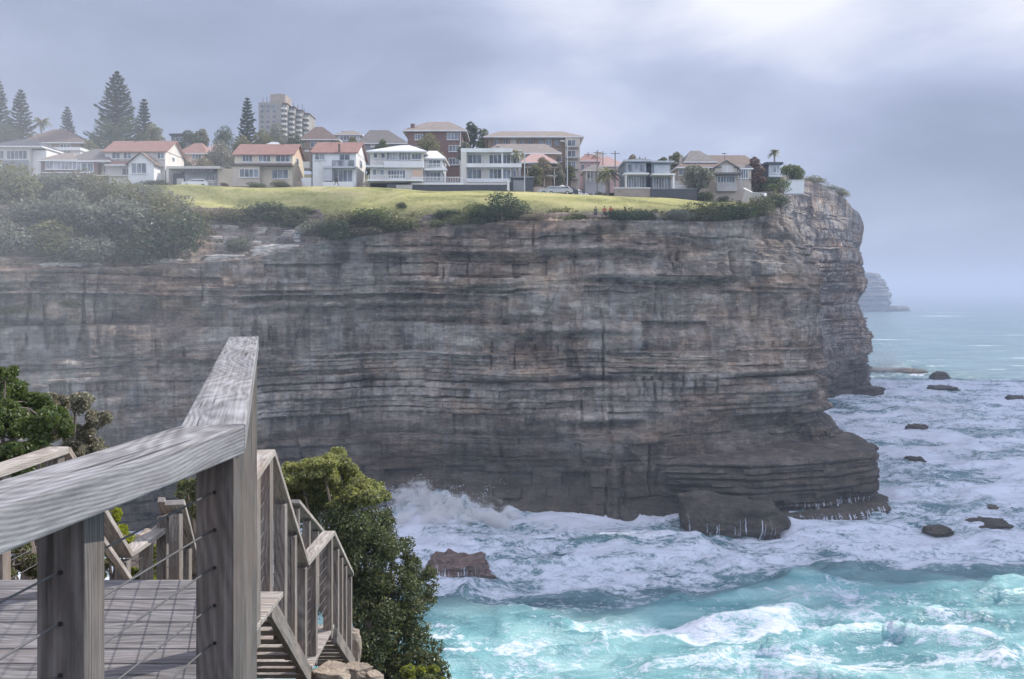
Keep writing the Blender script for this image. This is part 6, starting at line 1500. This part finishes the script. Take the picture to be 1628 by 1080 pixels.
railing('stair_railing', 'steep bleached handrail rising behind the left stair rail', [(-2.86, 8.0, -1.79), (-3.33, 9.9, -2.97)], [(0, .05), (0, .5), (0, .95)], w=0.16)
railing('stair_railing', 'narrow bleached handrail close beside the steep one', [(-3.03, 8.15, -1.80), (-3.42, 9.7, -2.93)], [(0, .1), (0, .9)], w=0.06, cab=False)
railing('stair_railing', 'thin pole rail slanting down left of the middle posts', [(-2.60, 5.8, -1.42), (-2.92, 7.2, -2.20)], [(0, .05), (0, .97)], w=0.04, hh=0.04, pw=0.05, cab=False)
railing('stair_railing', 'far short handrail seen over the lower flight, behind the right railing', [(-2.73, 11.8, -2.63), (-2.80, 14.0, -3.64)], [(0, .06), (0, .4), (0, .7), (0, .97)], w=0.15)

# ground of the near hillside
def near_ground():
    xs_ = np.arange(-60, 26, 0.22); ys_ = np.arange(-14, 40, 0.22); X, Y = np.meshgrid(xs_, ys_)
    prof = np.interp(Y.ravel(), [-14, 0, 4, 6.5, 9, 12.5, 16, 19, 22, 30, 40], [-1.0, -1.9, -2.15, -2.8, -4.2, -5.6, -8.0, -11, -22, -34, -35]).reshape(Y.shape)
    right = np.interp(X.ravel(), [-60, -3.6, -1.3, -0.3, 2, 6, 14, 26], [0, 0, 0, -1.4, -6.5, -15, -34, -36]).reshape(X.shape)*ss(-3, 4, Y)
    lft = np.interp(X.ravel(), [-60, -20, -9, -4.5, -3.4, 0], [6, 2.5, 1.2, 0.25, 0, 0]).reshape(X.shape)*ss(22, 12, Y)
    z = H+prof+right+lft+0.5*(fbm(X/1.6, Y/1.6, 5, 4)-0.5)*ss(4.6, 6.5, Y)+1.2*(fbm(X/5, Y/5, 6, 3)-0.5)*ss(12, 16, Y)
    z = np.minimum(z, H-2.0+4*ss(-5, -9, X))
    z = np.maximum(z, -2)
    o = fast_mesh('hillside', np.stack([X.ravel(), Y.ravel(), z.ravel()], 1), grid_quads(len(ys_), len(xs_)), M['nearsoil'], True); tag(o, kind='structure')
    return X, Y, z
M['nearsoil'] = m_plain('sandy_soil', (0.07, 0.06, 0.045), 0.35, 2.5, 0.95, bmp=0.05)
M['nearrock'] = m_plain('pale_sandstone', (0.30, 0.25, 0.20), 0.45, 3.0, 0.9, (1, 1, 2.2), 0.03)
near_ground()
def near_rock(px, py, w, h_, D, label, seed):
    s = D/F; X0 = (px-CX)*s; hw = w*s/2; zb = H-(py-HY)*s
    pts = [(X0+hw*math.cos(a)*random.uniform(.8, 1.1), D+hw+hw*.8*math.sin(a)*random.uniform(.8, 1.1)) for a in np.linspace(0, 6.283, 9)[:-1]]
    o = chunk_rock('boulder', (X0, D+hw*.7, zb+h_*s*0.25), (hw*1.1, hw*1.0, h_*s*0.85), label, seed, 'nearrock', rough=0.08)
near_rock(515, 1100, 62, 34, 10.0, 'orange topped sandstone boulder at the foot of the stair posts', 81)
near_rock(566, 1092, 44, 30, 10.8, 'pale sandstone boulder beside the stair at the bottom of the picture', 82)
near_rock(596, 1092, 30, 18, 10.6, 'small pale rock right of the boulders under the bush', 83)
near_rock(552, 1045, 30, 46, 12.6, 'narrow upright rock behind the lowest stair post', 84)
near_rock(232, 915, 90, 70, 12.8, 'flat topped grey rock glimpsed behind the left stair rail', 85)

def px_clumps(lst, D, jit, rng, depth=0.5):
    """(px, py, r px) discs -> 3-D clumps round distance D"""
    out = []
    for (px, py, r_) in lst:
        d = D+rng.uniform(-jit, jit); s = d/F; p = W(px, py, d); out.append((p.x, p.y, p.z, r_*s, r_*s*1.1, r_*s*0.95))
    return out
def near_tree(name, label, discs, D, jit, n, size, mats, foot, seed, sub=3, up=0.25, shell=0.35, trunk='bark', aspect=.5, fr=None):
    rng = random.Random(seed); base = foot
    r = empty(name, base, label, 'shrub' if 'shrub' in name else 'tree')
    big = px_clumps(discs, D, jit, rng); cl = []
    for c in big:
        for k in range(sub):
            a = rng.uniform(0, 6.28); e = rng.uniform(-0.6, 1.1); q = rng.uniform(0.35, 0.95)
            cl.append((c[0]+math.cos(a)*math.cos(e)*c[3]*q, c[1]+math.sin(a)*math.cos(e)*c[4]*q, c[2]+math.sin(e)*c[5]*q, c[3]*rng.uniform(.22, .5), c[4]*rng.uniform(.22, .5), c[5]*rng.uniform(.2, .45)))
    B = Vector(base); cl = [(c[0]-B.x, c[1]-B.y, c[2]-B.z)+c[3:] for c in cl]; bg = [(c[0]-B.x, c[1]-B.y, c[2]-B.z) for c in big]
    t = MB(); ctr = Vector((sum(b[0] for b in bg)/len(bg), sum(b[1] for b in bg)/len(bg), sum(b[2] for b in bg)/len(bg)))
    hub = ctr*0.55; sc_ = ctr.length
    t.tube([(0, 0, -0.3), hub*0.5+Vector((0.05*sc_, 0, 0)), hub], [0.035*sc_+.02, 0.028*sc_+.015, 0.02*sc_+.01], 8)
    for b in bg:
        b = Vector(b); mid = (hub+b)/2+Vector((rng.uniform(-.1, .1), rng.uniform(-.1, .1), -0.06*sc_))
        t.tube([hub, mid, b], [0.016*sc_+.006, 0.010*sc_+.004, 0.004*sc_+.002], 6)
    for c in cl:
        c_ = Vector(c[:3]); nb = min(bg, key=lambda q: (Vector(q)-c_).length)
        t.tube([nb, c_, c_+Vector((c[3]*rng.uniform(-.8, .8), c[4]*rng.uniform(-.6, .6), c[5]*1.0))], [0.006*sc_+.002, 0.003*sc_+.002, 0.002], 5)
    t.build('trunk', M[trunk], r)
    w_ = [n//len(mats)]*len(mats)
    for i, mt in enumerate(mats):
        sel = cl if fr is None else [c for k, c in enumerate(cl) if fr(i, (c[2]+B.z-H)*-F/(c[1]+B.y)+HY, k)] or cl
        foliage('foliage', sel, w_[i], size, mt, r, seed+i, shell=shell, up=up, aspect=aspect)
    return r
M['bark_near'] = m_plain('grey_bark', (0.17, 0.14, 0.12), 0.3, 8, 0.9, (1, 1, .3), 0.01)
big = [(478, 760, 36), (515, 752, 30), (545, 752, 38), (575, 790, 40), (500, 810, 55), (560, 835, 55), (600, 835, 42), (530, 880, 60), (590, 890, 60), (625, 885, 38), (560, 945, 60), (615, 950, 55), (645, 905, 26),
       (668, 925, 26), (672, 955, 22), (650, 975, 22), (590, 1000, 60), (640, 1010, 45), (575, 1055, 60), (640, 1060, 50), (680, 1055, 34), (615, 1090, 60), (690, 1090, 40), (470, 790, 28), (560, 1100, 60), (650, 1110, 60)]
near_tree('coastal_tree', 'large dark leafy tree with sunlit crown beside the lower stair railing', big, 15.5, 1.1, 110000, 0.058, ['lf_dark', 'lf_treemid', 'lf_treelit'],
          Vector((-2.6, 15.8, H-8.2)), 901, sub=13, trunk='bark_near', fr=lambda i, py, k: (py > 780 if i == 0 else True if i == 1 else py < 815))  # sunlit tone painted on upper clumps, shade tone on lower ones
near_tree('leafy_shrub', 'glossy bright green leafy shrub at the left edge above the railing', [(10, 640, 60), (45, 650, 52), (20, 700, 60), (70, 690, 45), (-30, 660, 60), (60, 735, 45), (8, 605, 24), (85, 660, 24), (20, 760, 60), (-30, 740, 60)], 8.2, 0.4, 46000, 0.038,
          ['lf_fresh', 'lf_fresh', 'lf_mid'], Vector((-4.3, 8.3, H-2.7)), 902, sub=5, trunk='bark_near')
near_tree('silvery_shrub', 'silvery grey fine leaved shrub right of the glossy green one', [(120, 650, 36), (105, 690, 40), (140, 680, 36), (130, 720, 44), (160, 705, 24), (95, 740, 40), (165, 735, 28), (120, 760, 50)], 9.4, 0.4, 26000, 0.032,
          ['lf_silver', 'lf_silver', 'lf_dryn'], Vector((-4.5, 9.5, H-3.4)), 903, sub=5, trunk='bark_near') if False else None
M['lf_silver'] = m_leaf('leaf_silver_near', (0.10, 0.10, 0.07), (0.36, 0.34, 0.27), 0.3, 0.4)
near_tree('silvery_shrub', 'silvery grey fine leaved shrub right of the glossy green one', [(120, 645, 30), (105, 680, 36), (140, 675, 30), (128, 715, 42), (158, 705, 22), (95, 735, 38), (165, 735, 24), (120, 760, 50), (90, 640, 24)], 9.4, 0.4, 30000, 0.034,
          ['lf_silver', 'lf_grey', 'lf_dry'], Vector((-4.5, 9.5, H-3.4)), 903, sub=5, trunk='bark_near')
near_tree('leafy_shrub', 'yellow green shrub glowing in the sun under the big handrail', [(180, 835, 24), (196, 850, 18), (170, 860, 26), (188, 880, 24)], 9.0, 0.2, 3800, 0.06, ['lf_yellow'], Vector((-3.9, 9.1, H-3.6)), 904, sub=4, trunk='bark_near')
near_tree('leafy_shrub', 'small bright leafed shrub behind the cables of the left stair rail', [(225, 905, 26), (250, 890, 20), (170, 905, 20), (235, 930, 26)], 9.4, 0.3, 4200, 0.055, ['lf_yellow', 'lf_mid'], Vector((-3.8, 9.5, H-3.9)), 905, sub=4, trunk='bark_near')
near_tree('leafy_shrub', 'green shrub peeping out left of the big post above the steep handrail', [(297, 780, 26), (305, 810, 24), (330, 790, 40), (345, 830, 40)], 13.0, 0.3, 8000, 0.07, ['lf_mid', 'lf_olive'], Vector((-4.3, 13.1, H-6.3)), 906, sub=4, trunk='bark_near')
near_tree('leafy_shrub', 'yellow topped shrub at the bottom edge under the large tree', [(655, 1075, 24), (685, 1085, 22), (640, 1095, 24)], 12.5, 0.3, 3200, 0.06, ['lf_yellow', 'lf_mid'], Vector((-1.35, 12.6, H-6.1)), 907, sub=4, trunk='bark_near')
near_tree('dry_shrub', 'dry brown twiggy shrub under the left end of the big handrail', [(20, 900, 40), (60, 905, 34), (-20, 910, 40), (100, 912, 30), (150, 915, 24)], 7.2, 0.3, 9000, 0.05, ['lf_dry', 'lf_mid'], Vector((-3.85, 7.3, H-3.3)), 908, sub=4, trunk='bark_pale', aspect=.3)
near_tree('dark_shrub', 'dark shrub growing under the far left stair rail', [(30, 790, 40), (70, 780, 40), (100, 800, 30), (0, 830, 50), (60, 840, 40)], 8.4, 0.3, 12000, 0.05, ['lf_dark', 'lf_mid'], Vector((-4.2, 8.5, H-3.2)), 909, sub=4, trunk='bark_near')

# ------------------------------------------------------------------ haze
hz = MB().box(-30000, 30000, -4000, 30000, -4.5, 112).build('haze', bpy.data.materials.new('haze'))
hm = hz.data.materials[0]; hm.use_nodes = True; nt = hm.node_tree; nt.nodes.clear()
out = nt.nodes.new('ShaderNodeOutputMaterial'); pv = nt.nodes.new('ShaderNodeVolumePrincipled')
pv.inputs['Color'].default_value = (0.58, 0.655, 0.82, 1); pv.inputs['Density'].default_value = 0.00045; pv.inputs['Anisotropy'].default_value = 0.0
nt.links.new(pv.outputs[0], out.inputs['Volume'])
tag(hz, kind='stuff')
